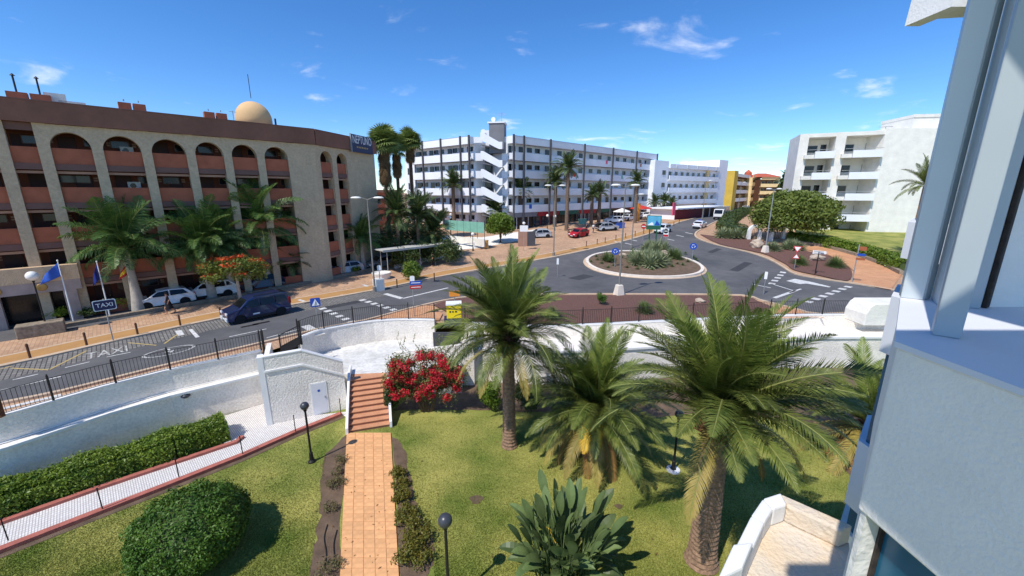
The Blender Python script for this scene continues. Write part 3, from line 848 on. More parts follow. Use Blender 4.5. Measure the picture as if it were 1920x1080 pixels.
FR_FAR = frond_set('far', 2.7, 26, .6, .10, .3, 'frond_far', 'frond_far', 'frond_far', 'frond_dead')
FR_FEA = frond_set('feather', 3.6, 58, .9, .055, 1.1, 'frond_feather', 'frond_feather', 'frond_feather', 'frond_dry', .5, .35)
def trunk_mesh(h, r0, r1, lean=(0, 0), scar=True, bulge=.0, mat_='bark_palm', rows=None, seg=18):
    mb = MB(); rows = rows or int(h / .085); vs = []; rnd = random.Random(h)
    for i in range(rows + 1):
        s = i / rows; r = r0 + (r1 - r0) * s
        r *= 1 + .35 * math.exp(-s * h / .28) * (1 if scar else .5)
        if bulge: r *= 1 + bulge * math.exp(-((s - .12) / .2) ** 2)
        cx, cy = lean[0] * s ** 1.3, lean[1] * s ** 1.3
        for j in range(seg):
            q = 2 * PI * (j + (.5 if i % 2 else 0)) / seg
            k = r * (1 + ((.055 if (i % 2) else -.03) + rnd.uniform(-.03, .03) if scar else rnd.uniform(-.008, .008)))
            vs.append((cx + k * math.cos(q), cy + k * math.sin(q), h * s + (rnd.uniform(-.012, .012) if scar else 0)))
    fs = [(i * seg + j, i * seg + (j + 1) % seg, (i + 1) * seg + (j + 1) % seg, (i + 1) * seg + j) for i in range(rows) for j in range(seg)]
    fs.append(tuple(rows * seg + j for j in range(seg)))
    mb.add(vs, fs)
    return mb.mesh('trunk', mat_, smooth=not scar)
def boots_mesh(r, h):
    """old leaf bases below the crown: a bulb of overlapping stubs"""
    mb = MB(); rnd = random.Random(3)
    mb.lathe([(r * .8, -h * .5), (r * 1.25, -h * .25), (r * 1.35, .1 * h), (r * .9, h * .5), (r * .4, h * .7)], 14)
    for i in range(110):
        q = i * 2.39996; z = -h * .5 + h * 1.1 * i / 110
        rr_ = r * (1.0 + .42 * math.sin(PI * (i / 110) ** .8))
        c, s = math.cos(q), math.sin(q); t = Vector((-s, c, 0)); o = Vector((c, s, 0)); p = o * (rr_ * .85) + Vector((0, 0, z))
        e = p + o * (.16 + .1 * rnd.random()) + Vector((0, 0, .14))
        w = t * .07
        mb.add([p - w, p + w, e + w * .6, e - w * .6, p + Vector((0, 0, .1))], [(0, 1, 2, 3), (3, 2, 4)])
    return mb.mesh('leaf_bases', 'boots')
def palm(label, x, y, z, h, r0, r1, fset, nf, scale=1.0, lean=(0, 0), group=None, seed=1, boots=True, scar=True, bulge=0.0, bark='bark_palm', maxvar=7, extra=(), name='palm_tree', tilt=0.0):
    t = thing(name, label, 'palm tree', (x, y, z), 0, group)
    obj('trunk', trunk_mesh(h, r0, r1, lean, scar, bulge, bark), t)
    top = (lean[0], lean[1], h)
    if boots: obj('leaf_bases', boots_mesh(r1 * 1.3, 1.05 * scale * .9), t, (top[0], top[1], h - .12))
    rnd = random.Random(seed)
    for i in range(nf):
        age = (i + .5) / nf; k = min(maxvar, int(age ** .9 * (maxvar + 1)))
        o = obj('frond', fset[k], t, (top[0], top[1], h + .35 * scale * (1 - age)))
        o.rotation_euler = (R(rnd.uniform(-24, 24)), R(rnd.uniform(-11, 11)), i * 2.39996 + rnd.uniform(-.35, .35))
        sc = scale * rnd.uniform(.8, 1.1); o.scale = (sc, sc, sc)
    for me, az, sc, dz in extra:
        o = obj('frond', me, t, (top[0], top[1], h + dz)); o.rotation_euler = (0, 0, R(az)); o.scale = (sc, sc, sc)
    return t
ex1 = [(FR_OLD, a, .95, -.05) for a in (185, 205, 232, 262, 300, 345, 20, 160)] + [(FR_DRY, a, .9, -.15) for a in (215, 250)]
x, y = g3(955, 835)
palm('tall date palm with slim straight trunk beside the bougainvillea', x, y, GZ - .05, 5.6, .33, .27, FR_NEAR, 84, 1.05, (-.05, .05), seed=3, maxvar=5, extra=[(FR_OLD, a, .85, -.1) for a in (190, 240, 290, 340)])
x, y = g3(1112, 853)
palm('squat date palm with hidden trunk, yellowing fronds hanging to the lawn', x, y, GZ - .05, 2.3, .42, .4, FR_NEAR, 80, 1.05, (0, 0), seed=5, maxvar=5, extra=ex1 + [(FR_YEL, 245, 1.2, -.1), (FR_YEL, 262, 1.1, .1), (FR_DRY, 285, 1, -.1), (FR_DRY, 200, .95, 0)])
x, y = g3(1315, 1052)
palm('stout date palm with thick leaning trunk and one yellow frond', x, y, GZ - .05, 5.5, .44, .36, FR_NEAR, 88, 1.06, (-.02, .1), seed=8, maxvar=4, extra=ex1[2::4] + [(FR_YEL, 262, 1.0, .5), (FR_OLD, 2, 1.05, .1), (FR_OLD, 350, 1.0, 0), (FR_DRY, 8, .95, -.1)])
x, y = G(1622, 858, GZ)
palm('young date palm with upright fronds against the white wall by the building', x, y, GZ - .05, 1.5, .3, .28, FR_NEAR, 36, 1.0, seed=12, maxvar=5, extra=[(FR_DRY, a, 1.0, .1) for a in (150, 175, 195, 215, 235, 258)] + [(FR_OLD, a, 1.05, .1) for a in (165, 205, 245, 130)])

# far palms along the street
def far_palm(label, u, v, top_v, scale, seed, t=None, kind='date', group='date palms along the shops'):
    x, y = GT(u, v); z = T(y)
    if t: x, y, z = AT(u, v, t); z = T(y)
    h = max(1.2, ZAT(u, top_v, x, y) - z)
    return palm(label, x, y, z - .05, h, .38, .32, FR_FAR, 44, scale * 1.28, group=group, seed=seed, boots=False, scar=False, maxvar=6, bark='bark_far')
far_palm('date palm before the white block, left of its zigzag stair', 852, 428, 348, .95, 21)
far_palm('broad date palm before the white block, right of its zigzag stair', 975, 428, 365, 1.05, 22)
far_palm('tall date palm behind the double street lamp, above the red shop fascia', 1062, 432, 318, 1.05, 23)
far_palm('date palm with lower crown touching the tall palm over the shops', 1040, 425, 343, .95, 24)
far_palm('slender small palm between the red and the green shop fronts', 1108, 425, 367, .72, 25)
far_palm('slender small palm twin beside the brown shop front', 1122, 424, 362, .72, 26)
far_palm('tall palm at the far end of the white block', 1190, 418, 342, .8, 27)
far_palm('low bushy palm below the zigzag stair of the white block', 930, 430, 398, .95, 28)
for i, (u, v, tv) in enumerate([(1225, 408, 380), (1243, 406, 378), (1258, 405, 384)]):
    far_palm('small date palm in the row behind the parked white cars', u, v, tv, .7, 40 + i, group='small palms behind the parked cars')
far_palm('little palm before the cream tower far down the street', 1416, 383, 356, .8, 47)
# palms and planting beside the hotel's far corner
for i, (u, t, hh, tv, lab) in enumerate([(748, 52, 0, 405, 'grey green date palm leaning over the bus shelter'), (786, 54, 0, 408, 'date palm with bright crown behind the bus shelter'), (815, 55, 0, 440, 'low fan shaped palm at the end of the bus shelter')]):
    x, y, _ = AT(u, 470, t); z = T(y); h = max(.8, ZAT(u, tv, x, y) - z)
    palm(lab, x, y, z, h, .24, .2, FR_FAR, 46, 1.35, group=None, seed=60 + i, boots=False, scar=False, maxvar=6)
# royal palms on the hotel forecourt: fat grey trunks, feather crowns
royal = [(262, 583, 468, .95, 'royal palm with swollen grey trunk between the flags and the white cars'), (398, 560, 462, .9, 'royal palm between the two white cars and the flame tree'),
         (505, 540, 425, 1.0, 'tall royal palm over the dark blue parked car'), (682, 505, 452, .72, 'small royal palm at the hotel corner by the silver car'), (436, 553, 462, .8, 'royal palm half hidden behind the flame tree')]
for i, (u, v, tv, sc, lab) in enumerate(royal):
    x, y = GT(u, v); h = ZAT(u, tv, x, y)
    palm(lab, x, y, T(y) - .05, h, .36 * sc ** .5, .2, FR_FEA, 40, sc * 1.28, seed=70 + i, boots=False, scar=False, bulge=.35, bark='bark_grey', maxvar=6)
x, y = GT(546, 532)
palm('date palm with stiff grey fronds before the blank hotel wall', x, y, -.05, 1.9, .24, .2, FR_FAR, 34, 1.05, seed=80, boots=False, scar=False, maxvar=5)
x, y = GT(300, 585); 
palm('low feathery palm filling the gap behind the white cars', x + 1.2, y + 4.0, 0, 4.2, .2, .16, FR_FEA, 26, 1.0, seed=81, boots=False, scar=False, bark='bark_grey', maxvar=6)

# fan palms behind the hotel: skirt of dead leaves, round heads
def fan_leaf():
    mb = MB(); n = 18
    mb.tube([(0, 0, 0), (.55, 0, .05)], .015, 3)
    for i in range(n):
        a = R(-115 + 230 * i / (n - 1)); d = Vector((math.cos(a), math.sin(a), 0)); b = Vector((.5, 0, .05))
        w = Vector((-d.y, d.x, 0)) * .045
        m_ = b + d * .38 + Vector((0, 0, .04)); e = b + d * .72 + Vector((0, 0, -.16))
        mb.add([b, m_ - w, e, m_ + w], [(0, 1, 2, 3)])
    return mb
fan_me = fan_leaf().mesh('fan_leaf', 'frond_fan'); fan_dead = fan_leaf().mesh('dead_leaf', 'frond_dead')
def fan_palm(label, u, tv, t, skirt, sc, seed):
    x, y, z = AT(u, tv, t); zb = T(y); h = z - zb
    p = thing('fan_palm', label, 'palm tree', (x, y, zb - .05), 0, None)
    obj('trunk', trunk_mesh(h, .3, .22, (0, 0), False, 0, 'bark_brown', 16, 10), p)
    rnd = random.Random(seed)
    for i in range(70):
        o = obj('fan_leaf', fan_me, p, (0, 0, h + rnd.uniform(-.5, .4)))
        el = rnd.uniform(-25, 85); o.rotation_euler = (rnd.uniform(-.5, .5), -R(el), i * 2.4); s = sc * rnd.uniform(.9, 1.25); o.scale = (s * 1.35, s * 1.6, s * 1.35)
    for i in range(int(skirt * 30)):
        o = obj('dead_leaf', fan_dead, p, (0, 0, h - .4 - rnd.random() * skirt))
        o.rotation_euler = (rnd.uniform(-.4, .4), R(rnd.uniform(58, 84)), i * 2.4); s = sc * rnd.uniform(.75, 1.0); o.scale = (s, s, s)
fan_palm('tall fan palm with long brown skirt touching the hotel sign', 718, 268, 57, 4.2, 1.5, 1)
fan_palm('fan palm with brown skirt, behind its two slim neighbours', 742, 278, 60, 3.0, 1.2, 2)
fan_palm('slim fan palm with round head before the white end wall', 768, 268, 62, 1.6, 1.25, 3)

# leafy masses
def plant(name, label, cat, loc, leafparts, stems=None, stem_mat='stem', core=None, group=None):
    p = thing(name, label, cat, loc, 0, group)
    for nm, P, m in leafparts: quads(nm, P, m, p)
    if stems: stems.build('stems', stem_mat, p)
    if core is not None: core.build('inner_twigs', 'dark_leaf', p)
    return p
def ellip(mb, c, r, n=14, k=9):
    vs = []
    for i in range(k + 1):
        a = PI * i / k
        for j in range(n):
            q = 2 * PI * j / n
            vs.append((c[0] + r[0] * math.sin(a) * math.cos(q), c[1] + r[1] * math.sin(a) * math.sin(q), c[2] + r[2] * math.cos(a)))
    mb.add(vs, [(i * n + j, (i + 1) * n + j, (i + 1) * n + (j + 1) % n, i * n + (j + 1) % n) for i in range(k) for j in range(n)])
# big round bush
x, y = g3(368, 1040); rad = (1.72, 1.72, 1.3)
cl, rl = [(0, 0, 1.05)], [(1.72, 1.72, 1.32)]
for i in range(70):
    d = unit(1)[0]; d[2] = abs(d[2]) * 1.2 - .35; d /= np.linalg.norm(d)
    c = np.array([0, 0, 1.05]) + d * np.array([1.66, 1.66, 1.26]); cl.append(c); s_ = random.uniform(.16, .36); rl.append((s_, s_, s_ * .85))
P = blob(cl[1:], rl[1:], 16000, .045, .5, .9, .02); P0 = blob(cl[:1], rl[:1], 16000, .05, .5, .12, .02)
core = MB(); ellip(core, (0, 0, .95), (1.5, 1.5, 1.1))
plant('round_bush', 'big dome shaped dark green bush on the lawn below the mosaic path', 'bush', (x, y, GZ), [('foliage', np.concatenate([P, P0]), 'bush_leaf')], None, core=core)
# clipped hedge
def hedge(label, line, w, h, z, n, leaf, m, group=None, zf=None):
    ox, oy = line[0]; pts = [Vector((a - ox, b - oy)) for a, b in line]
    seg = [(pts[i + 1] - pts[i]).length for i in range(len(pts) - 1)]; tot = sum(seg)
    C = []; O = []
    for i in range(n):
        s = random.random() * tot; k = 0
        while k < len(seg) - 1 and s > seg[k]: s -= seg[k]; k += 1
        p = pts[k].lerp(pts[k + 1], s / seg[k]); t = (pts[k + 1] - pts[k]).normalized(); q = Vector((-t.y, t.x))
        lump = 1 + .05 * math.sin((p.x + p.y) * 1.7) + .04 * math.sin((p.x * 2.1 - p.y) * 2.7 + 1)
        f = random.random() * (2 * h + w)
        if f < h: a, b, o = -w / 2, f, (-q.x, -q.y, .3)
        elif f < h + w: a, b, o = f - h - w / 2, h, (0, 0, 1)
        else: a, b, o = w / 2, f - h - w, (q.x, q.y, .3)
        rd = max(0, min(1, (abs(a) / (w / 2)) ** 4 * (b / h) ** 4)); a *= (1 - .2 * rd) * lump; b *= (1 - .16 * rd) * lump
        jit = random.uniform(-.15, .06) if random.random() < .93 else random.uniform(.0, .2)
        C.append((p.x + q.x * a + o[0] * jit, p.y + q.y * a + o[1] * jit, b + o[2] * jit + (T(p.y + oy) - z if zf else 0))); O.append(o)
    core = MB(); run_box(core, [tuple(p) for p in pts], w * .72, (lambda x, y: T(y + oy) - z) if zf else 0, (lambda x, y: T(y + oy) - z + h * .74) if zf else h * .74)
    return plant('hedge', label, 'hedge', (ox, oy, z), [('foliage', leaves(np.array(C), np.array(O), leaf, .55), m)], core=core, group=group)
hl = [g3(-60, 985), g3(0, 960), g3(200, 893), g3(330, 850), g3(425, 815)]
hedge('long clipped light green hedge between white wall and mosaic path', hl, 1.5, 1.1, GZ, 46000, .055, 'hedge_leaf')
# grass blades
def grass():
    n = 230000
    poly_in = lambda X, Y: np.ones(len(X), bool)
    u = RNG.uniform(-30, 1720, n * 2); v = 745 + (1095 - 745) * RNG.random(n * 2) ** .9
    xx = (u - 960) / FPX; dd = (v - 540) / FPX; rz_ = -SP - dd * CP; t = (GZ - H) / rz_
    X = xx * t; Y = (CP - dd * SP) * t
    def inside(poly):
        k = np.zeros(len(X), bool); m = len(poly)
        for i in range(m):
            (x0, y0), (x1, y1) = poly[i], poly[(i + 1) % m]
            c = ((y0 > Y) != (y1 > Y)) & (X < (x1 - x0) * (Y - y0) / (y1 - y0 + 1e-9) + x0); k ^= c
        return k
    bad = inside([g3(612, 846), g3(600, 960), g3(575, 1110), g3(815, 1110), g3(812, 1010), g3(783, 960), g3(757, 838), g3(735, 810), g3(650, 810)])
    s = strip(mo, .45, -1)
    bad |= inside(s + [g3(735, 780), g3(735, 700), (-40, 40), (-40, 5)])
    bad |= inside([g3(*p) for p in [(735, 770), (880, 765), (1000, 770), (1180, 785), (1180, 700), (735, 700)]])
    bad |= inside([g3(*p) for p in [(1380, 768), (1500, 800), (1560, 850), (1600, 900), (1680, 900), (1750, 700), (1380, 700)]])
    bad |= inside([(-9, 30), (-9, 20.5), (30, 20.8), (30, 30)])
    X, Y = X[~bad][:n], Y[~bad][:n]; n = len(X)
    h = RNG.uniform(.02, .055, n) ; a = RNG.uniform(0, 2 * PI, n); w = .014
    ln = RNG.uniform(.0, .04, n); b = RNG.uniform(0, 2 * PI, n)
    P = np.zeros((n, 3, 3)); ca, sa = np.cos(a) * w, np.sin(a) * w
    P[:, 0] = np.stack([X - ca, Y - sa, np.full(n, GZ)], 1); P[:, 1] = np.stack([X + ca, Y + sa, np.full(n, GZ)], 1)
    P[:, 2] = np.stack([X + ln * np.cos(b), Y + ln * np.sin(b), GZ + h], 1)
    o = quads('grass', P, 'blade'); o['kind'] = 'stuff'; o['label'] = 'short mown grass blades covering the garden lawn'; o['category'] = 'grass'
grass()
def litter():
    n = 420; C = []
    for i in range(n):
        u, v = random.choice([(random.uniform(560, 1500), random.uniform(800, 1078)), (random.uniform(900, 1480), random.uniform(770, 900)), (random.uniform(590, 830), random.uniform(830, 1078)), (random.uniform(1430, 1620), random.uniform(770, 880))])
        x, y = g3(u, v); C.append((x, y, GZ + .075))
    P = leaves(np.array(C), np.tile([0., 0, 1.], (n, 1)), .05, .35, .25)
    o = quads('fallen_leaves', P, 'dead_leaf'); o['kind'] = 'stuff'; o['label'] = 'dry fallen leaves scattered over the lawn and path'; o['category'] = 'leaves'
litter()
# bougainvillea
x, y = g3(800, 772)
cl, rl = [], []
for i in range(84):
    q = random.uniform(-1, 1); cl.append((q * 2.1, random.uniform(-.5, .5), 1.0 + random.random() * 2.75 * (1 - .3 * abs(q)))); rl.append(random.uniform(.38, .68))
fl_c = [(c[0] + random.uniform(-.2, .2), c[1] - .25 + random.uniform(-.2, .1), c[2] + random.uniform(-.2, .3)) for c in cl for _ in range(2)]
P1 = blob(cl, rl, 24000, .055, .5, .95); P2 = blob(fl_c, [random.uniform(.14, .3) for _ in fl_c], 10500, .05, .8, .9); P3 = blob(fl_c[::4], [.26] * len(fl_c[::4]), 1500, .05, .8, .9)
sm = MB()
for i in range(26):
    a = random.uniform(-1, 1); hgt = random.uniform(1.6, 3.9)
    sm.tube([(a * .3, 0, 0), (a * .9, random.uniform(-.3, .3), hgt * .5), (a * 1.7 + random.uniform(-.2, .2), random.uniform(-.4, .4), hgt)], [.035, .02, .006], 4)
sp = []
for i in range(12):
    a = random.uniform(-1.2, 1.9); z0 = random.uniform(3.2, 3.7)
    for k in range(26): sp.append((a + .1 * math.sin(k * .3) + (k / 26) * random.uniform(.2, .25) * (1 if a > 0 else -1), random.uniform(-.06, .06), z0 + k * .05))
P4 = leaves(np.array(sp), np.tile([0., -1, .5], (len(sp), 1)), .045, .5)
bg_ = plant('bougainvillea', 'red flowering bougainvillea bush against the white wall beside the steps', 'shrub', (x, y, GZ), [('foliage', np.concatenate([P1, P4]), 'bougain_leaf'), ('flowers', P2, 'bract'), ('flowers', P3, 'bract_pink')], sm)
# green shrubs along the wall
def shrub(label, u, v, rx, rz_, n, leaf, m, z=GZ, name='shrub', group=None, ry=None, asp=.5, loc=None):
    x, y = loc or G(u, v, z); cl, rl = [], []
    for i in range(12):
        q = random.uniform(0, 2 * PI); r = random.random() ** .5
        cl.append((math.cos(q) * r * rx * .7, math.sin(q) * r * (ry or rx) * .7, rz_ * random.uniform(.35, .85))); rl.append((rx * .45, (ry or rx) * .45, rz_ * .32))
    return plant(name, label, 'shrub', (x, y, z), [('foliage', blob(cl, rl, n, leaf, asp, .8, .01), m)], None, group=group, core=None)
shrub('bright green leafy shrub behind the slim palm trunk', 918, 765, .85, 1.7, 3600, .07, 'hedge_leaf')
shrub('dark green leafy shrub between the slim palm and the squat palm', 990, 768, 1.0, 1.5, 3600, .07, 'dark_leaf')
shrub('dark green climber shrub in the shade beside the tiled steps', 738, 775, .55, 1.8, 2600, .06, 'dark_leaf')
shrub('small green bush at the wall foot behind the squat palm', 1050, 775, .7, .8, 1800, .06, 'dark_leaf')
for i, (u, v, r, h, n) in enumerate([(748, 892, .42, .45, 700), (756, 940, .45, .5, 800), (764, 975, .55, .55, 1100), (780, 1010, .7, .65, 1500), (778, 1050, .7, .6, 1400), (752, 915, .4, .4, 600)]):
    shrub('low bronze green ground cover clump on the right edge of the tiled path', u, v, r, h, n, .05, 'crosson', name='ground_cover', group='low clumps along the tiled path')
for i, (u, v, r, h, n) in enumerate([(640, 868, .4, .35, 500), (630, 915, .5, .4, 700), (622, 955, .35, .3, 350), (615, 1075, .5, .35, 600), (630, 890, .3, .3, 300)]):
    shrub('sparse dry shrub in the bare soil on the left edge of the tiled path', u, v, r, h, n, .035, 'dry_shrub', name='dry_shrub', group='dry shrubs in the bare soil')
for i, (u, v) in enumerate([(1560, 838), (1610, 850), (1580, 800)]):
    shrub('dry brown shrub in the soil below the young palm', u, v, .6, .5, 500, .05, 'dry_shrub', name='dry_shrub', group='dry shrubs below the young palm')
# hoses in the soil bed
for a in ([(614, 985), (608, 1010), (612, 1040), (608, 1066)], [(632, 995), (626, 1020), (627, 1045), (626, 1066)]):
    pts = [g3(*p) for p in a]; o = pts[0]
    h_ = MB().tube([(p[0] - o[0], p[1] - o[1], .03) for p in smooth_line(pts, 4)], .018, 5).build('hose', 'cable', None, (o[0], o[1], GZ + .01)); tag(h_, 'thin black irrigation hose lying in the bare soil', 'hose', 'irrigation hoses')
# bird of paradise: stalks with paddle leaves, each leaf a piece
def paddle_mesh(stalk, bl, w, bend, droop):
    mb = MB(); n = 7
    P = []
    for i in range(6):
        s = i / 5; P.append(Vector((bend * s ** 2 * .35, 0, stalk * s)))
    mb.tube(P, [.03, .028, .025, .022, .018, .014], 5, 0, False)
    ang = math.atan2(stalk, bend * .7); p = P[-1]; pts = []; a = math.atan2(stalk, bend * .7)
    for i in range(n + 1):
        s = i / n; ww = w * math.sin(PI * min(1, .06 + s * .94)) ** .6 * (1 - .25 * s)
        pts.append((p.copy(), ww if i < n else .005)); a -= droop / n; p = p + Vector((math.cos(a), 0, math.sin(a))) * (bl / n)
    for i in range(n):
        (a0, w0), (a1, w1) = pts[i], pts[i + 1]
        for sd in (-1, 1):
            e0 = a0 + Vector((-.0, sd * w0 * .5, w0 * .16)); e1 = a1 + Vector((0, sd * w1 * .5, w1 * .16))
            mb.add([a0, a1, e1, e0] if sd > 0 else [a0, e0, e1, a1], [(0, 1, 2, 3)])
    return mb.mesh('leaf', 'paddle', smooth=False)
PAD = [paddle_mesh(1.7, .85, .34, .3, .5), paddle_mesh(1.35, .8, .33, .6, .9), paddle_mesh(1.0, .78, .33, .8, 1.2), paddle_mesh(1.9, .8, .32, .3, .35), paddle_mesh(.7, .75, .32, .8, 1.3)]
x, y = g3(1055, 1082)
bp = thing('bird_of_paradise', 'broad leaved bird of paradise clump on the lawn below the palms', 'plant', (x, y, GZ))
for i in range(125):
    q = i * 2.39996; r = .85 * math.sqrt(i / 125); k = (i * 7) % 5
    o = obj('leaf', PAD[k], bp, (r * math.cos(q), r * math.sin(q), 0)); o.rotation_euler = (random.uniform(-.3, .3), random.uniform(-.15, .35), q + random.uniform(-.5, .5)); s = random.uniform(.85, 1.25); o.scale = (s, s, s)
fl2 = MB()
for q in (.4, 2.5): 
    fl2.tube([(math.cos(q) * .3, math.sin(q) * .3, 1.2), (math.cos(q) * .55, math.sin(q) * .55, 1.6), (math.cos(q) * .75, math.sin(q) * .75, 1.62)], [.02, .03, .004], 5)
fl2.build('flower', 'frond_yellow', bp)
# agave like rosettes
def rosette_mesh(n, L, w, m, up=.4):
    mb = MB(); rnd = random.Random(n * L)
    for i in range(n):
        q = i * 2.39996; el = R(88 - 88 * (i / n) ** .9 * (1 + up * .2)) ; l = L * rnd.uniform(.8, 1.1)
        d = Vector((math.cos(q) * math.cos(el), math.sin(q) * math.cos(el), math.sin(el))); s = Vector((-math.sin(q), math.cos(q), 0)) * w
        m_ = d * l * .45 + Vector((0, 0, .02)); e = d * l - Vector((0, 0, .12 * l * math.cos(el)))
        mb.add([-s * .5, s * .5, m_ + s, m_ - s, e, m_ - Vector((0, 0, w * .8))], [(0, 1, 2, 3), (3, 2, 4), (0, 3, 5), (5, 2, 1), (3, 4, 5), (5, 4, 2)])
    return mb.mesh('leaves', m)
ROS_A = rosette_mesh(70, 1.0, .06, 'agave'); ROS_G = rosette_mesh(60, 1.0, .04, 'agave_green'); ROS_F = rosette_mesh(110, 1.0, .022, 'agave_green')
def rosette(label, u, v, sc, me, group=None, dz=.1, name='agave_plant', heads=1, spread=.5, hz=1.0):
    x, y = GT(u, v); p = thing(name, label, 'plant', (x, y, T(y) + dz), 0, group)
    for i in range(heads):
        q = i * 2.4; r = spread * math.sqrt(i / max(1, heads)) * sc
        o = obj('rosette', me, p, (r * math.cos(q), r * math.sin(q), (.12 * sc * (heads - i) / heads if heads > 1 else 0))); s = sc * random.uniform(.8, 1.1); o.scale = (s, s, s * hz); o.rotation_euler = (random.uniform(-.25, .25), random.uniform(-.25, .25), q)
    return p
rosette('large clustered grey green agave in the middle of the roundabout', 1212, 496, 1.55, ROS_A, dz=.2, heads=16, spread=1.5, hz=1.25)
rosette('smaller agave clump behind the big one on the roundabout', 1226, 474, 1.5, ROS_A, dz=.2, heads=8, spread=1.1, hz=1.3)
rosette('spiky dwarf palm on the right of the roundabout', 1265, 487, 1.5, ROS_F, dz=.2, heads=3, spread=.5)
rosette('yellow green spiky plant behind the blue roundabout sign', 1140, 492, 1.3, ROS_G, dz=.2, heads=4, spread=.8)
for u, v in [(1128, 497), (1150, 501), (1175, 505), (1290, 494), (1280, 500), (1300, 486), (1120, 490), (1245, 505), (1260, 503), (1165, 486), (1108, 494), (1140, 505), (1195, 508), (1222, 509), (1270, 498), (1305, 490), (1285, 478), (1155, 476), (1185, 472), (1118, 484), (1256, 494), (1205, 470)]:
    rosette('tiny succulent tuft near the roundabout kerb', u, v, .5, ROS_G, 'succulent tufts on the roundabout', .2, 'succulent')
rosette('large pale agave at the tip of the gravel bed near the arches', 1365, 446, 1.9, ROS_A, heads=7, spread=.9)
rosette('agave clump before the hedge beside the lamp post', 1484, 468, 1.5, ROS_A, heads=6, spread=.8)
rosette('small agave beside the concrete lamp base', 1447, 470, 1.3, ROS_A, heads=3, spread=.6)
rosette('dark green dwarf palm behind the yield sign', 1499, 497, 1.25, ROS_F, heads=3, spread=.4)
rosette('round dwarf fan palm beside the pale boulder', 1566, 502, 1.5, ROS_F, heads=4, spread=.4)
rosette('dwarf fan palm in the gravel bed by the fence', 1210, 588, 1.05, ROS_F, heads=3, spread=.35)
rosette('small dwarf palm in the gravel bed behind the tall palm', 1036, 598, 1.0, ROS_F, heads=3, spread=.35)
shrub('small round green bush in the gravel bed by the lamp base', 1128, 570, .62, .95, 1500, .05, 'bush_leaf', .1)
# boulders
def rock(label, u, v, r, sq=.7, dz=.05):
    x, y = GT(u, v); bm = bmesh.new(); bmesh.ops.create_icosphere(bm, subdivisions=3, radius=1)
    sd = random.random() * 9
    for vv in bm.verts:
        c = vv.co; k = 1 + .16 * math.sin(c.x * 3 + sd) + .12 * math.sin(c.y * 4 + c.z * 3 + sd * 2) + .06 * math.sin(c.z * 9 + c.x * 7); vv.co = Vector((c.x * r * k, c.y * r * k * .8, c.z * r * k * sq))
    me = bpy.data.meshes.new('boulder'); bm.to_mesh(me); bm.free(); me.materials.append(M['rock'])
    o = obj('boulder', me, None, (x, y, T(y) + r * sq * .62 + dz)); tag(o, label, 'boulder')
rock('big pale boulder lying before the white arches', 1420, 465, 1.0, .75)
rock('rounded tan boulder beside the dwarf fan palm', 1531, 489, .85, .62)
rock('small boulder among the roundabout agaves, right of the big clump', 1246, 478, .6)
rock('small boulder behind the blue sign on the roundabout', 1168, 482, .5)
rock('pale boulder half hidden by the tall garden palm', 990, 560, .7)
rock('flat pale stone at the kerb of the middle gravel bed', 1312, 568, .5, .4)

# broad leaved trees
def tree(label, x, y, z, h, cr, crz, n, leaf, m, trunk_r=.2, seed=1, flowers=None, name='tree', clumps=26, bark='bark_brown', trunk_h=None, zc=None, core=True):
    rnd = random.Random(seed); t = thing(name, label, 'tree', (x, y, z))
    th_ = trunk_h or h * .4; zc = zc or h - crz
    tr = MB(); tr.tube([(0, 0, -.1), (rnd.uniform(-.1, .1), 0, th_ * .5), (0, 0, th_)], [trunk_r * 1.2, trunk_r, trunk_r * .85], 8)
    cl, rl = [], []
    for i in range(clumps):
        q = i * 2.39996; f = (i + .5) / clumps; zz = 1 - 1.55 * f; rr_ = math.sqrt(max(.05, 1 - zz * zz)) * rnd.uniform(.75, 1.0)
        c = (cr * .78 * rr_ * math.cos(q), cr * .78 * rr_ * math.sin(q), zc + crz * .78 * zz + rnd.uniform(-.1, .1) * crz); cl.append(c)
        s = rnd.uniform(.26, .4); rl.append((cr * s, cr * s, crz * s * 1.05))
        if i % 3 == 0: tr.tube([(0, 0, th_ * .9), (c[0] * .45, c[1] * .45, th_ + (c[2] - th_) * .55), c], [trunk_r * .6, trunk_r * .35, .02], 5)
    tr.build('trunk', bark, t)
    P = blob(cl, rl, n, leaf, .55, .85)
    cr_o = quads('crown', P, m, t)
    if flowers:
        top = [(c[0], c[1], c[2] + r[2] * .6) for c, r in zip(cl, rl)]
        quads('flowers', blob(top[::2], [(r[0] * .8, r[1] * .8, r[2] * .45) for r in rl[::2]], flowers[0], flowers[1], .8, .9), flowers[2], t)
    return t
x, y = GT(452, 566)
tree('flame tree with orange red flowers leaning over the sidewalk by the blue van', x, y, 0, 4.2, 2.75, 1.3, 8500, .09, 'flame_leaf', .13, 4, (1700, .085, 'flame_flower'), 'flame_tree', 22, 'bark_grey', 2.6)
x, y = GT(938, 455)
tree('round clipped ficus tree beside the car park entrance', x, y, T(y), 4.7, 2.35, 1.95, 9000, .16, 'ficus_leaf', .2, 6, None, 'ficus_tree', 34)
x, y = AT(1482, 440, 67)[:2]
tree('spreading acacia like tree behind the white arches', x, y, T(y), 8.0, 6.7, 3.5, 30000, .22, 'tree_leaf', .32, 9, None, 'spreading_tree', 60, trunk_h=2.2)
x, y = AT(1480, 340, 92)[:2]
tree('dark conifer like tree left of the concrete block', x, y, 3, 11, 2.4, 4.4, 5000, .3, 'dark_leaf', .25, 10, None, 'dark_tree', 30)
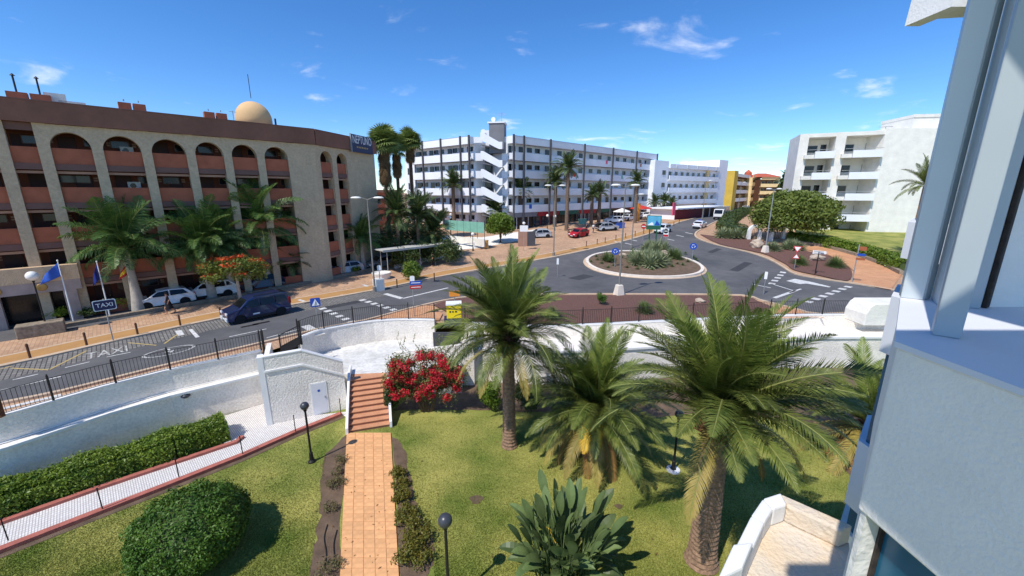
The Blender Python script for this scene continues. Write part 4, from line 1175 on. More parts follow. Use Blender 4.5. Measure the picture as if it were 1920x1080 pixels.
# dark planting behind the bus shelter
for i, (u, v, t, r, h, lab) in enumerate([(735, 470, 53, 2.6, 3.0, 'dark evergreen shrub at the hotel corner'), (765, 478, 50, 2.0, 2.2, 'dense dark shrub behind the bus shelter posts'), (800, 475, 52, 2.0, 2.3, 'dark shrub below the bright palm'), (845, 470, 52, 1.6, 2.6, 'dark rounded shrub at the car park wall'), (775, 500, 44, 1.1, 1.7, 'yellow green bush behind the middle of the bus shelter'), (720, 475, 58, 2.6, 3.4, 'tall dark shrub in the shade of the skirted fan palm'), (755, 462, 62, 3.0, 3.6, 'broad dark shrub between the fan palm trunks'), (790, 460, 62, 3.0, 3.2, 'dark green shrub mass before the white end wall'), (825, 462, 58, 2.4, 2.6, 'dark shrub left of the turquoise screen')]):
    x, y, _ = AT(u, v, t)
    shrub(lab, 0, 0, r * 1.2, h * 1.15, 3600, .12, 'ficus_leaf' if i == 4 else 'dark_leaf', T(y), loc=(x, y))
for i, (u, v, r, h, m, lab) in enumerate([(112, 600, .8, .9, 'lime_leaf', 'lime yellow bush in the stone planter by the flag'), (225, 582, .75, .9, 'lime_leaf', 'lime yellow bush behind the taxi sign'), (735, 503, .6, .8, 'dry_shrub', 'small plant in the round pot by the shelter'), (610, 522, .7, .9, 'ficus_leaf', 'green bush at the left nose of the silver car'), (668, 513, .6, .8, 'hedge_leaf', 'small green bush before the silver car'), (567, 528, .55, .9, 'dark_leaf', 'dark bush at the foot of the blank hotel wall'), (165, 595, .8, .6, 'dark_leaf', 'low dark planting below the white flagpole'), (190, 590, .8, .5, 'dark_leaf', 'low dark planting beside the taxi sign')]):
    x, y = GT(u, v); shrub(lab, 0, 0, r, h, 900, .07, m, T(y) + .1, loc=(x, y))
x, y = GT(140, 592)
tree('slender frangipani tree between flagpole and entrance pillar', x - .3, y + .6, 0, 3.6, 1.1, .8, 900, .12, 'dark_leaf', .05, 14, None, 'slender_tree', 9, 'bark_grey', 2.0)
# small plants along the low hotel wall
for i, (u, v) in enumerate([(355, 566), (372, 563), (388, 560), (418, 556), (432, 553), (640, 520), (655, 517), (700, 508)]):
    rosette('small leafy plant along the low wall of the hotel forecourt', u, v - 4, .7, ROS_G, 'plants along the hotel forecourt wall', .1, 'small_plant')
# hedges at the right of the street
h1 = [AT(1362, 425, 62)[:2], AT(1400, 432, 60)[:2]]
hedge('tall dark hedge strip along the street before the arches', [GT(1398, 398), GT(1372, 413), GT(1358, 432), GT(1392, 441)], 3.2, 1.7, 0, 9000, .16, 'dark_leaf', zf=True)
hedge('bright green hedge above the stone wall by the footpath', [GT(1478, 452), GT(1540, 461), GT(1600, 474), GT(1650, 490), GT(1700, 512)], 2.2, 1.5, 0, 12000, .12, 'hedge_leaf', zf=True)
hedge('low dark hedge behind the shops before the parked white cars', [GT(1235, 408), GT(1262, 400), GT(1300, 393)], 2.5, 2.0, 0, 4000, .2, 'dark_leaf', zf=True)
# ------------------------------------------------------------------ the hotel with arches
HO = Vector((-32.8, 30.5)); HANG = math.atan2(.709, .705)
def kx(px, v=351, off=0.0):
    """where the facade line meets the sight line through pixel column px"""
    r = ray(px, v); O = HO - ROAD_N * off
    # O + u k = t r
    den = ROAD_U.x * r[1] - ROAD_U.y * r[0]
    return (-O.x * r[1] + O.y * r[0]) / den
hotel = thing('hotel', 'brown hotel with tall arches, red brick balconies and a tan roof dome', 'building', (HO.x, HO.y, 0), HANG)
FLO = [0.0, 3.0, 5.87, 8.72, 11.48]; ZT0, ZT1 = 14.2, 15.65
edges = [(kx(15), kx(33)), (kx(96), kx(107)), (kx(192), kx(206)), (kx(282), kx(295)), (kx(364), kx(374)), (kx(432), kx(441)), (kx(492), kx(502))]
k_wall = kx(547); k_end = kx(597)
ps = [(a + b) / 2 for a, b in edges]; pw = .62
piers = [(c - pw / 2, c + pw / 2) for c in ps]
for e in range(1, 5): piers.insert(0, (piers[0][0] - 4.0, piers[0][0] - 4.0 + pw))
npre = 4
for a, b in piers: MB().box(a, -.0, 0, b, .75, ZT0 + .02).build('pier', 'pier', hotel)
bays = [(piers[i][1], piers[i + 1][0]) for i in range(len(piers) - 1)] + [(piers[-1][1], k_wall)]
def arch(a, b, ztop, apex, x_off=0.0, y0=0.002, y1=.748, par=None, loc=(0, 0, 0), rz=0.0):
    r = (b - a) / 2; c = (a + b) / 2; zs = apex - r; mb = MB(); n = 16
    P = [(c - r * math.cos(PI * i / n), zs + r * math.sin(PI * i / n)) for i in range(n + 1)]
    for i in range(n):
        (xa, za), (xb, zb) = P[i], P[i + 1]
        mb.plate([(xa, za), (xb, zb), (xb, ztop), (xa, ztop)], y0, y1)
    return mb.build('arch', 'pier', par, loc, rz)
for i, (a, b) in enumerate(bays):
    arched = i > npre
    if arched: arch(a + .001, b - .001, ZT0, 13.72, par=hotel)
    else: MB().box(a, .2, 13.7, b, .7, ZT0).build('lintel', 'slab_brown', hotel)
    for fi, f in enumerate(FLO):
        if fi == 0 and i <= npre: continue
        if fi: MB().box(a, .2, f, b, .38, f + 1.12).build('parapet', 'terracotta', hotel)
        else: MB().box(a, .2, f, b, .38, f + 1.0).build('parapet', 'terracotta', hotel)
        if fi:
            MB().box(a, .12, f - .42, b, .45, f - .002).build('slab_edge', 'slab_brown', hotel)
            MB().box(a, .30, f - .68, b, .50, f - .50).build('beam', 'slab_tan', hotel)
        w = b - a; fl = (i + fi) % 2
        d0 = a + (.35 if fl else w - 1.3)
        d = MB().box(d0, 2.12, f + .02, d0 + .95, 2.16, f + 2.1).build('door', 'door_dark', hotel)
        MB().box(d0 + .8, 2.09, f + 1.0, d0 + .84, 2.12, f + 1.12).build('handle', 'brass', d)
        w0 = a + (1.7 if fl else .5)
        wn = MB().box(w0, 2.10, f + 1.45, w0 + 1.15, 2.17, f + 2.05).build('window', 'slab_brown', hotel)
        MB().box(w0 + .06, 2.085, f + 1.5, w0 + 1.09, 2.10, f + 2.0).build('pane', 'glass_dark', wn)
        MB().box(w0 + 1.3, 2.11, f + 1.6, w0 + 1.55, 2.16, f + 1.72).box(w0 + 1.3, 2.11, f + 1.78, w0 + 1.55, 2.16, f + 1.9).build('notice', 'slab_tan', hotel)
# white air conditioners on the corridor parapets
for (bi, fi, dx) in [(6, 4, 1.7), (6, 3, 1.7), (6, 2, 1.7), (10, 2, 1.0), (7, 1, 1.2)]:
    a, b = bays[bi]; x0 = a + dx * .6
    ac = MB().box(x0, 1.9, FLO[fi] + 1.0, x0 + .8, 2.08, FLO[fi] + 1.6).build('air_conditioner', 'ac_white', hotel)
    MB().lathe([(.2, -.01), (.2, .02)], 14, (x0 + .32, 1.885, FLO[fi] + 1.3), axis='y').build('fan', 'glass_dark', ac)
x0b = piers[0][0]
for fi, f in enumerate(FLO + [14.42]):
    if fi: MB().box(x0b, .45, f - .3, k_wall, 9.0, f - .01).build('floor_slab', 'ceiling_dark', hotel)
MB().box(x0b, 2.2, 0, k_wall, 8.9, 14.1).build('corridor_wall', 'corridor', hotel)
MB().box(k_wall, -.0, 0, k_end, 9.0, ZT0 - .003).build('wall', 'pier', hotel)
MB().box(x0b - .3, -.22, ZT0 + .021, k_end + .1, 9.2, ZT1).build('roof_band', 'band', hotel)
MB().box(x0b - .32, -.26, ZT1, k_end + .12, 9.24, ZT1 + .07).build('coping', 'slab_brown', hotel)
# right block, turned away
C1 = HO + ROAD_U * k_end
u2 = Vector((.248, .969)); A2 = math.atan2(u2.y, u2.x) - HANG
def k2(px, v=351):
    r = ray(px, v); den = u2.x * r[1] - u2.y * r[0]
    return (-C1.x * r[1] + C1.y * r[0]) / den
w1, w2, w3, w4, w5 = k2(606), k2(628), k2(636), k2(655), k2(706)
L2 = (k_end, 0, 0)
def P2(mb, name, m, **k): return mb.build(name, m, hotel, L2, A2, **k)
P2(MB().box(0, 0, 0, w1, .8, ZT0), 'wall', 'pier'); P2(MB().box(w2, 0, 0, w3, .8, ZT0), 'pier', 'pier'); P2(MB().box(w4, 0, 0, w5, .8, ZT0), 'wall', 'pier')
P2(MB().box(w5 - .3, .801, 0, w5, 12, ZT0), 'wall', 'pier')
for a, b in ((w1, w2), (w3, w4)):
    arch(a + .001, b - .001, ZT0, 13.72, par=hotel, loc=L2, rz=A2, y0=.003, y1=.79)
    for fi, f in enumerate(FLO):
        P2(MB().box(a, .25, f, b, .4, f + 1.12), 'parapet', 'terracotta')
        if fi: P2(MB().box(a, .15, f - .42, b, .45, f - .003), 'slab_edge', 'slab_brown')
        if fi: P2(MB().box(a, .30, f - .68, b, .50, f - .50), 'beam', 'slab_tan')
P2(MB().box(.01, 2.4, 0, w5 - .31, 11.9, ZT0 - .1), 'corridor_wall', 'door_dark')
P2(MB().box(.12, -.22, ZT0 + .02, w5 + .3, 12.2, ZT1 - .004), 'roof_band', 'band')
P2(MB().box(.13, -.26, ZT1 - .004, w5 + .32, 12.24, ZT1 + .066), 'coping', 'slab_brown')
sx0 = k2(653, 265)
w6 = k2(692, 265)
sg = P2(MB().box(sx0, -.42, ZT0 - .15, w6, -.26, ZT1 + .35), 'sign_board', 'sign_navy')
P2(MB().box(sx0 - .06, -.44, ZT0 - .2, sx0, -.25, ZT1 + .4), 'sign_frame', 'galvanised')
q = text_mesh('sign_lettering', 'NEPTUNO', 1.28, 'sign_text', sg, ((sx0 + w6) / 2, -.43, ZT0 + 1.22), (PI / 2, 0, 0)); q.scale = ((w6 - sx0) / 6.6, 1, 1)
for i in range(7): MB().box(sx0 + (w6 - sx0) * (.22 + .08 * i), -.435, ZT0 + .34, sx0 + (w6 - sx0) * (.27 + .08 * i), -.421, ZT0 + .52).build('small_lettering', 'brass', sg)
# roof: dome, water heaters, vents
dk = kx(477, 215, 0) ; 
def roof_at(px, v, dy):   # a spot dy behind the roof edge on the sight line
    r = ray(px, v); O = HO + ROAD_N * dy
    den = ROAD_U.x * r[1] - ROAD_U.y * r[0]; return (-O.x * r[1] + O.y * r[0]) / den
dx_ = roof_at(477, 230, 4.5)
dm = MB(); rD = 1.62
dm.lathe([(rD, ZT1), (rD, ZT1 + 1.0)] + [(rD * math.cos(a), ZT1 + 1.0 + rD * 1.05 * math.sin(a)) for a in [PI / 2 * i / 10 for i in range(1, 10)]] + [(.02, ZT1 + 1.0 + rD * 1.05)], 28, (dx_, 4.5, 0))
dmo = dm.build('dome', 'dome', hotel, smooth=True)
MB().tube([(dx_, 4.5, ZT1 + 3.0), (dx_, 4.5, ZT1 + 5.2)], .03, 5).build('lightning_rod', 'iron', dmo)
for px in (235, 262, 390, 413, 375 + 80):
    if px == 455: continue
    x = roof_at(px, 205, 1.2)
    hh = MB().box(x - .38, .9, ZT1 + .2, x + .38, 1.5, ZT1 + .72).box(x - .3, .95, ZT1 + .068, x + .3, 1.4, ZT1 + .2).build('roof_vent', 'terracotta', hotel)
    MB().tube([(x, 1.2, ZT1 + .85), (x, 1.2, ZT1 + 1.0)], .05, 5).build('cap', 'galvanised', hh)
for px in (33, 76):
    x = roof_at(px, 180, 1.5)
    ch = MB().box(x - .5, 1.1, ZT1 + .068, x + .5, 1.9, ZT1 + .65).build('chimney', 'terracotta', hotel)
    MB().tube([(x, 1.5, ZT1 + .6), (x, 1.5, ZT1 + 1.75)], .06, 6).lathe([(.14, ZT1 + 1.75), (.02, ZT1 + 1.9)], 8, (x, 1.5, 0)).build('flue', 'iron', ch)
x = roof_at(106, 185, 2); MB().box(x - .6, 1.5, ZT1 + .068, x + .5, 2.4, ZT1 + .9).build('roof_box', 'bconcrete', hotel)
x = roof_at(135, 190, 2); MB().box(x - .7, 1.5, ZT1 + .068, x + .7, 2.4, ZT1 + .45).build('roof_box', 'bconcrete', hotel)
x = roof_at(437, 215, 2.5); MB().tube([(x, 2.5, ZT1), (x, 2.5, ZT1 + 1.3)], .03, 5).tube([(x - .3, 2.5, ZT1 + 1.2), (x + .3, 2.5, ZT1 + 1.2)], .02, 4).build('aerial', 'galvanised', hotel)
x = roof_at(516, 225, 3); MB().tube([(x, 3, ZT1), (x, 3, ZT1 + 1.1)], .09, 6).build('vent_pipe', 'iron', hotel)
# entrance canopy
cx1 = -.54; cx0 = x0b
cn = hotel
MB().box(cx0, -.65, 3.15, cx1, -.02, 4.25).build('entrance_canopy', 'canopy_tan', hotel)
MB().box(cx0, -.62, 2.37, cx1 - .03, -.03, 3.149).build('canopy_fascia', 'canopy_marble', hotel)
for i in range(7): 
    mx_ = cx1 - 2.0 - i * 2.1
    MB().lathe([(.28, -.03), (.26, -.06), (.12, -.07)], 16, (mx_, -.62, 2.78), axis='y').build('medallion', 'brass', hotel)
for x in (cx1 - .7, cx1 - 4.4, cx1 - 9): MB().box(x - .35, -.55, 0, x + .35, -.03, 2.369).build('canopy_pillar', 'canopy_marble', hotel)
MB().box(cx0, .78, 0, cx1 - .2, .85, 2.9).build('entrance_glass', 'glass_dark', hotel)
# stone planter walls along the forecourt
def low_wall(label, pxs, w, h, m='stone_wall'):
    L = [GT(*p) for p in pxs]; o = L[0]; mb = MB()
    a = strip(L, w / 2); b = strip(L, -w / 2)
    for i in range(len(L) - 1): mb.prism([(p[0] - o[0], p[1] - o[1]) for p in (a[i], a[i + 1], b[i + 1], b[i])], lambda x, y: T(y + o[1]) - .05, lambda x, y: T(y + o[1]) + h)
    return tag(mb.build('low_wall', m, None, (o[0], o[1], 0), bevel=.03), label, 'wall')
low_wall('low stone kerb wall along the hotel forecourt planting', [(120, 614), (255, 590), (440, 558), (600, 527), (690, 508), (720, 500)], .35, .28)
x, y = GT(85, 626)
tag(MB().box(-1.2, -.5, 0, 1.0, .5, .85).build('stone_planter', 'stone_wall', None, (x, y, 0), R(45), bevel=.05), 'rough stone planter block below the globe lamp by the entrance', 'planter')
low_wall('long white stone kerb behind the bus shelter', [(740, 503), (800, 489), (850, 478)], .5, .45, 'bconcrete')

# ------------------------------------------------------------------ white apartment block with zigzag stair
WB = 2.4; ST = 3.2; Z0 = 2.75
wl0 = Vector((-7.6, 78.0)); wl_dir = Vector((-.765, .644)); wr0 = Vector((2.0, 78.8)); wr_dir = Vector((.72, .694))
wa = thing('apartment_block', 'long white apartment block with grey fins and a zigzag outdoor stair', 'building', (wl0.x, wl0.y, 0))
def rayk(O, d, px, v=340):
    r = ray(px, v); den = d.x * r[1] - d.y * r[0]; return (-O.x * r[1] + O.y * r[0]) / den
def wing(O, d, xs, fl_win, parent, base, mirror, end_px=None, depth=11, shops=False):
    """d points along the facade; local x along d, local y inward"""
    ang = math.atan2(d.y, d.x); sgn = 1
    if mirror: ang += PI                     # keep local +y pointing away from us
    loc = (O.x - wl0.x, O.y - wl0.y, 0)
    B = lambda mb, n, m, p=None: mb.build(n, m, parent, loc, ang)
    ks = sorted([(-k if mirror else k) for k in xs]); x0, x1 = ks[0], ks[-1]
    B(MB().box(x0, 1.5, base - .6, x1, depth, base + 5 * ST), 'wall', 'bwhite')
    for f in range(1, 6):
        z = base + f * ST
        if f == 5: B(MB().box(x0, -.05, z - .55, x1, 1.49, z + .75), 'roof_parapet', 'bwhite')
        else:
            B(MB().box(x0, 0, z - .32, x1, .16, z + 1.12), 'balcony_front', 'bwhite')
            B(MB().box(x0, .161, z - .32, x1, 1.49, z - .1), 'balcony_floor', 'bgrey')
    B(MB().box(x0, -.06, base + 5 * ST + .75, x1, .02, base + 5 * ST + .80), 'roof_line', 'bdark')
    for k in ks:
        if k not in (x0, x1) or True: B(MB().box(k - .16, -.3, base - .8, k + .16, -.051, base + 5 * ST + .95), 'fin', 'bdark')
    for f in range(0 if not shops else 1, 5):
        z = base + f * ST
        for i in range(len(ks) - 1):
            a, b = ks[i], ks[i + 1]; w = b - a
            if w < 1.8: continue
            wz0, wz1 = z + 1.5, z + 2.25
            n = 2 if w > 4 else 1
            for j in range(n):
                c = a + w * (.42 + .3 * j if n == 2 else .6); ww = min(1.25, w * .24)
                fr = B(MB().box(c - ww / 2 - .06, 1.42, wz0 - .06, c + ww / 2 + .06, 1.499, wz1 + .06), 'window', 'bgrey')
                p = MB().box(c - ww / 2, 1.40, wz0, c + ww / 2, 1.419, wz1).build('pane', 'glass_dark', fr)
            dw = min(1.2, w * .26)
            dr_ = B(MB().box(a + .25, 1.38, z + .0, a + .25 + dw, 1.499, z + 2.3), 'door', 'glass_dark')
    return B, x0, x1, ang
xl = [rayk(wl0, wl_dir, p) for p in (882, 866, 830, 796, 771)]
Bl, _, _, _ = wing(wl0, wl_dir, xl, None, wa, Z0, True)
xr = [rayk(wr0, wr_dir, p) for p in (962, 981, 1030, 1093, 1146, 1190, 1228)]
Br, xr0, xr1, _ = wing(wr0, wr_dir, xr, None, wa, Z0, False, shops=True)
for i, (f, s_, m) in enumerate([(1, .08, 'flag_blue'), (2, .2, 'sign_white'), (3, .33, 'tarp_red'), (4, .27, 'flag_yellow'), (2, .47, 'cloth_blue'), (4, .55, 'tarp_pink'), (3, .68, 'net_green'), (1, .8, 'flag_navy'), (4, .84, 'sign_brown')]):
    xx = xr0 + (xr1 - xr0) * s_; zz = Z0 + f * ST
    Br(MB().box(xx, -.035, zz + .35, xx + .75, -.003, zz + 1.14), 'towel', m)
# end wall of the left wing
kk = xl[-1]; 
Bl(MB().box(-kk - 3.5, 1.2, Z0 - .6, -kk - .2, 12, Z0 + 5 * ST + .7), 'end_wall', 'bwhite')
for f in range(5):
    for x_ in (-kk - 2.3, -kk - 1.2):
        wn = Bl(MB().box(x_ - .35, 1.14, Z0 + f * ST + .9, x_ + .35, 1.199, Z0 + f * ST + 2.3), 'window', 'bgrey'); MB().box(x_ - .28, 1.12, Z0 + f * ST + 1.0, x_ + .28, 1.139, Z0 + f * ST + 2.2).build('pane', 'glass_dark', wn)
# zigzag stair between the wings
m0 = Vector(wl0) + wl_dir * xl[0]; m1 = wr0 + wr_dir * xr[0]
md = (m1 - m0); ML = md.length; mang = math.atan2(md.y, md.x)
mloc = (m0.x - wl0.x, m0.y - wl0.y, 0)
Bm = lambda mb, n, m: mb.build(n, m, wa, mloc, mang)
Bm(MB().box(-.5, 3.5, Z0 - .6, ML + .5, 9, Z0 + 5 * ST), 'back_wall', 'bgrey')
for f in range(1, 6):
    z = Z0 + f * ST
    Bm(MB().box(0, .9, z - .32, ML * .28, 1.05, z + 1.05 if f < 5 else z + .7), 'landing_front', 'bwhite')
    Bm(MB().box(ML * .72, 1.1, z - .32, ML, 1.25, z + 1.05 if f < 5 else z + .7), 'landing_front', 'bwhite')
    xa, xb = ML * .26, ML * .76; za, zb = z + .6, z - 1.5
    pl = [(xa, za - .55), (xa, za + .7), (xa + .5, za + .7), (xb - .6, zb + 1.15), (xb, zb + 1.15), (xb, zb - .1), (xb - .6, zb - .1)]
    Bm(MB().plate(pl, -.3, -.05), 'stair_front', 'bwhite')
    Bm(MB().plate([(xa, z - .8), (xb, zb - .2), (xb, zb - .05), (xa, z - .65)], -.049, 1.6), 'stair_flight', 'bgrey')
    Bm(MB().box(ML * .30, 2.6, z - 2.9, ML * .42, 3.49, z - .8), 'door', 'glass_dark')
Bm(MB().box(ML * .44, .6, Z0 + 5 * ST - 2.2, ML * .78, 3.49, Z0 + 5 * ST + 3.0), 'stair_tower', 'bgrey')
Bm(MB().box(ML * .41, .45, Z0 + 5 * ST + 3.001, ML * .80, 3.6, Z0 + 5 * ST + 3.25), 'tower_cap', 'bwhite')
Bm(MB().box(ML * .34, 1.2, Z0 + 5 * ST - 1.0, ML * .439, 3.4, Z0 + 5 * ST + 1.9), 'stair_tower', 'bwhite')
Bm(MB().tube([(ML * .7, 2, Z0 + 5 * ST + 3.2), (ML * .7, 2, Z0 + 5 * ST + 5.0)], .05, 5).tube([(ML * .7 - .9, 2, Z0 + 5 * ST + 4.6), (ML * .7 + .9, 2, Z0 + 5 * ST + 4.6)], .04, 4).tube([(ML * .7 - .6, 2, Z0 + 5 * ST + 4.9), (ML * .7 + .6, 2, Z0 + 5 * ST + 4.9)], .03, 4), 'aerial', 'galvanised')
dish = Bm(MB().lathe([(.02, .25), (.3, .18), (.45, .0)], 14, (ML * .3, .8, Z0 + 5 * ST + 1.6), axis='y'), 'satellite_dish', 'bwhite')
dish = Bm(MB().lathe([(.02, .22), (.25, .15), (.4, 0)], 14, (ML * .52, 1.5, Z0 + 5 * ST + 3.8), axis='y').tube([(ML * .52, 1.7, Z0 + 5 * ST + 3.2), (ML * .52, 1.7, Z0 + 5 * ST + 4)], .05, 5), 'satellite_dish', 'bwhite')
# shop fronts under the right wing
shop_c = ['bgrey', 'shop_red', 'shop_green', 'shop_red', 'shop_green', 'shop_brown', 'shop_brown', 'bwhite']
sk = [xr0 + (xr1 - xr0) * i / 8 for i in range(9)]
for i in range(8):
    a, b = sk[i] + .2, sk[i + 1] - .2
    Br(MB().box(a, -.02, Z0 + 2.0, b, .14, Z0 + 2.82), 'fascia', shop_c[i])
    Br(MB().box(a, .9, Z0 - .5, b, .98, Z0 + 1.98), 'shop_window', 'glass_blue' if i % 2 else 'glass_dark')
    for j in range(1, 4): Br(MB().box(a + (b - a) * j / 4 - .05, .82, Z0 - .5, a + (b - a) * j / 4 + .05, .899, Z0 + 1.98), 'mullion', shop_c[i] if i in (1, 2, 4) else 'bwhite')
# ------------------------------------------------------------------ second white block, yellow, cream and red roofed blocks
def slab_block(name, label, pl, tl, pr, tr_, z0, st, nf, wallm, bandm, voidm, depth=14, setback=1.0, bandh=1.1, win=True, roofm=None):
    """simple gallery block between two sight lines"""
    a = Vector(AT(pl, 360, tl)[:2]); b = Vector(AT(pr, 360, tr_)[:2]); d = b - a; L = d.length
    t = thing(name, label, 'building', (a.x, a.y, z0), math.atan2(d.y, d.x))
    MB().box(0, setback, -1, L, depth, nf * st).build('wall', voidm, t)
    for f in range(1, nf + 1):
        MB().box(0, 0, f * st - .25, L, .2, f * st + bandh - (.0 if f < nf else .2)).build('balcony_front', bandm, t)
        MB().box(.02, .2, f * st - .24, L - .02, setback + .2, f * st - .05).build('floor_slab', wallm, t)
    if win:
        n = max(3, int(L / 3))
        for f in range(nf):
            for i in range(n):
                x = L * (i + .5) / n; fr = MB().box(x - .75, setback - .08, f * st + .1, x + .75, setback - .002, f * st + 2.2).build('window', wallm, t)
                MB().box(x - .68, setback - .1, f * st + .15, x + .68, setback - .081, f * st + 2.15).build('pane', 'glass_dark', fr)
    if roofm: MB().add([(-.5, -.5, nf * st + .9), (L + .5, -.5, nf * st + .9), (L + .5, depth + .5, nf * st + .9), (-.5, depth + .5, nf * st + .9), (2, depth / 2, nf * st + 2.6), (L - 2, depth / 2, nf * st + 2.6)], [(0, 1, 5, 4), (1, 2, 5), (2, 3, 4, 5), (3, 0, 4), (3, 2, 1, 0)]).build('roof', roofm, t)
    return t, L
b2, L2_ = slab_block('gallery_block', 'white block with long dark window bands and rounded balcony fronts', 1253, 112, 1345, 128, 3.0, 3.3, 4, 'bwhite', 'bwhite', 'bwhite', 16)
MB().box(-6.5, .5, -1, -.01, 14, 4 * 3.3 + 1.6).build('side_wall', 'bwhite', b2)
for f in range(4):
    fr = MB().box(-2.9, .42, f * 3.3 + 1.2, -1.4, .499, f * 3.3 + 2.4).build('window', 'bgrey', b2); MB().box(-2.8, .40, f * 3.3 + 1.3, -1.5, .419, f * 3.3 + 2.3).build('pane', 'glass_dark', fr)
MB().box(L2_ + .01, .3, -1, L2_ + 5.5, 14, 4 * 3.3 + 3.2).build('stair_tower', 'bwhite', b2)
for i in range(5): MB().box(L2_ * (i + .6) / 5 - .25, -.06, 13.2, L2_ * (i + .6) / 5 + .25, -.002, 14.05).build('roof_pilaster', 'bconcrete', b2)
for f in range(4): MB().box(L2_ * .76, .5, f * 3.3 + .9, L2_ * .82, .89, f * 3.3 + 3.1).build('panel', 'bsand', b2)
yb, Ly = slab_block('gallery_block', 'yellow walled block with dark brown balconies', 1377, 150, 1408, 175, 3.0, 3.1, 4, 'byellow', 'bcream', 'shop_brown', 14)
MB().box(-6, -.6, -1, -.01, 14, 4 * 3.1 + 1.6).build('side_wall', 'byellow', yb)
cb_, Lc = slab_block('gallery_block', 'cream tower block with small hipped top beside the yellow one', 1409, 168, 1424, 172, 3.0, 3.1, 4, 'bsand', 'bsand', 'bsand', 12, setback=.3)
MB().lathe([(1.6, 13.3), (1.5, 14.6), (.05, 15.8)], 8, (Lc * .5, 4, 0)).build('turret', 'roof_red', cb_)
rb_, Lr = slab_block('gallery_block', 'cream block with red tiled roof far down the street', 1425, 165, 1460, 165, 3.0, 2.9, 4, 'bsand', 'bsand', 'shop_brown', 14, roofm='roof_red')
# restaurant pavilion
a = Vector(AT(1267, 392, 96)[:2]); b = Vector(AT(1352, 392, 112)[:2]); d = b - a; L = d.length
pv = thing('restaurant_pavilion', 'low maroon restaurant pavilion with thin white roof below the gallery block', 'building', (a.x, a.y, 2.9), math.atan2(d.y, d.x))
MB().box(0, 0, 0, L * .55, .15, 2.4).build('front', 'maroon', pv); MB().box(L * .55, 1.2, 0, L, 1.4, 2.5).build('back', 'shop_brown', pv)
MB().box(-1, -1, 2.55, L + 1, 7, 2.85).build('roof', 'bwhite', pv); MB().box(0, .151, 0, .3, 6.8, 2.55).build('side', 'bwhite', pv)
for i in range(4): MB().box(L * .55 + i * L * .14, -.4, 0, L * .55 + i * L * .14 + .2, -.2, 2.55).build('post', 'bwhite', pv)
MB().box(-2.2, -.5, 1.2, -1.0, -.3, 4.2).build('sign_panel', 'tarp_pink', pv)
def parasol(label, u, v, r, h, m, group=None):
    x, y = GT(u, v); t = thing('parasol', label, 'parasol', (x, y, T(y)), 0, group)
    MB().tube([(0, 0, 0), (0, 0, h)], .05, 5).build('pole', 'pole_grey', t); MB().lathe([(r, h - .7), (r * .98, h - .55), (.05, h + .15)], 8).build('canopy', m, t)
for i, (u, v) in enumerate([(1325, 396), (1332, 393)]): parasol('pink parasol before the maroon pavilion', u, v, 1.5, 2.6, 'tarp_pink', 'pink parasols')
parasol('white parasol beside the pink ones', 1341, 395, 1.5, 2.7, 'tarp_white')
parasol('white market parasol behind the parked cars', 1222, 407, 2.2, 3.0, 'tarp_white', 'white parasols behind the parked cars'); parasol('white market parasol behind the parked cars', 1240, 405, 2.2, 3.0, 'tarp_white', 'white parasols behind the parked cars')
parasol('big red parasol roof among the shops', 1200, 412, 2.6, 3.3, 'tarp_red'); parasol('pale parasol before the brown shop front', 1165, 415, 2.0, 2.8, 'tarp_white')

# ------------------------------------------------------------------ concrete block on the right with recessed balconies
KB = 1.22; a = Vector(AT(1484, 360, 62)[:2]); b = Vector(AT(1640, 360, 58.0)[:2]); d = b - a; L = d.length; st = 3.02; zb = H + (2.5 - H) * KB
rb = thing('concrete_block', 'cream concrete apartment block with deep recessed balconies and blank side wall', 'building', (a.x * KB, a.y * KB, zb), math.atan2(d.y, d.x)); rb.scale = (KB, KB, KB)
cols = [(0, L * .115), (L * .44, L * .56), (L * .985, L * 1.0)]; nf = 5; Ht = nf * st + .35
z_low = -2.4
MB().box(cols[0][0], 0, z_low, cols[0][1], 7.5, Ht).build('pillar', 'bconcrete', rb)
MB().box(cols[1][0], 0, z_low, cols[1][1], 7.5, Ht).build('pillar', 'bconcrete', rb)
MB().box(0, 0, z_low, L * .95, 9, Ht + .2).build('side_wall', 'bcream', rb, (L * .986, 0, 0), R(17))
for (x0, x1) in ((cols[0][1], cols[1][0]), (cols[1][1], cols[2][0])):
    MB().box(x0, 3.3, z_low, x1, 7.49, Ht - .4).build('back_wall', 'bcream', rb)
    MB().box(x0, .05, Ht - .55, x1, 7.4, Ht - .02).build('roof_edge', 'bconcrete', rb)
    for f in range(nf):
        z = f * st
        MB().box(x0, -.1, z - .22, x1, 3.29, z - .002).build('balcony_floor', 'bconcrete', rb)
        MB().box(x0 + .9, -.75, z - .25, x1, -.6, z + .75).build('balcony_front', 'bwhite', rb)
        MB().box(x0 + .9, -.599, z - .25, x1, -.101, z - .12).build('balcony_lip', 'bconcrete', rb)
        MB().box(x0 - .35, -.6, z - .25, x0 + .85, .3, z + .30).build('planter', 'bconcrete', rb)
        MB().tube([(x0, -.5, z + 1.0), (x1, -.68, z + 1.0)], .03, 5).build('handrail', 'galvanised', rb)
        dr_ = MB().box(x1 - 1.0, 3.22, z + .05, x1 - .3, 3.299, z + 2.0).build('door', 'glass_dark', rb)
        wn = MB().box(x0 + .6, 3.23, z + .9, x0 + 1.9, 3.299, z + 1.9).build('window', 'bgrey', rb); MB().box(x0 + .68, 3.21, z + .97, x0 + 1.82, 3.229, z + 1.83).build('pane', 'glass_dark', wn)
MB().box(L * .46, 2, Ht + .201, L * .9, 8, Ht + 1.9).box(L * .455, 1.9, Ht + 1.9, L * .9, 8.1, Ht + 2.3).build('roof_house', 'bconcrete', rb, (L * .986, 0, 0), R(17))
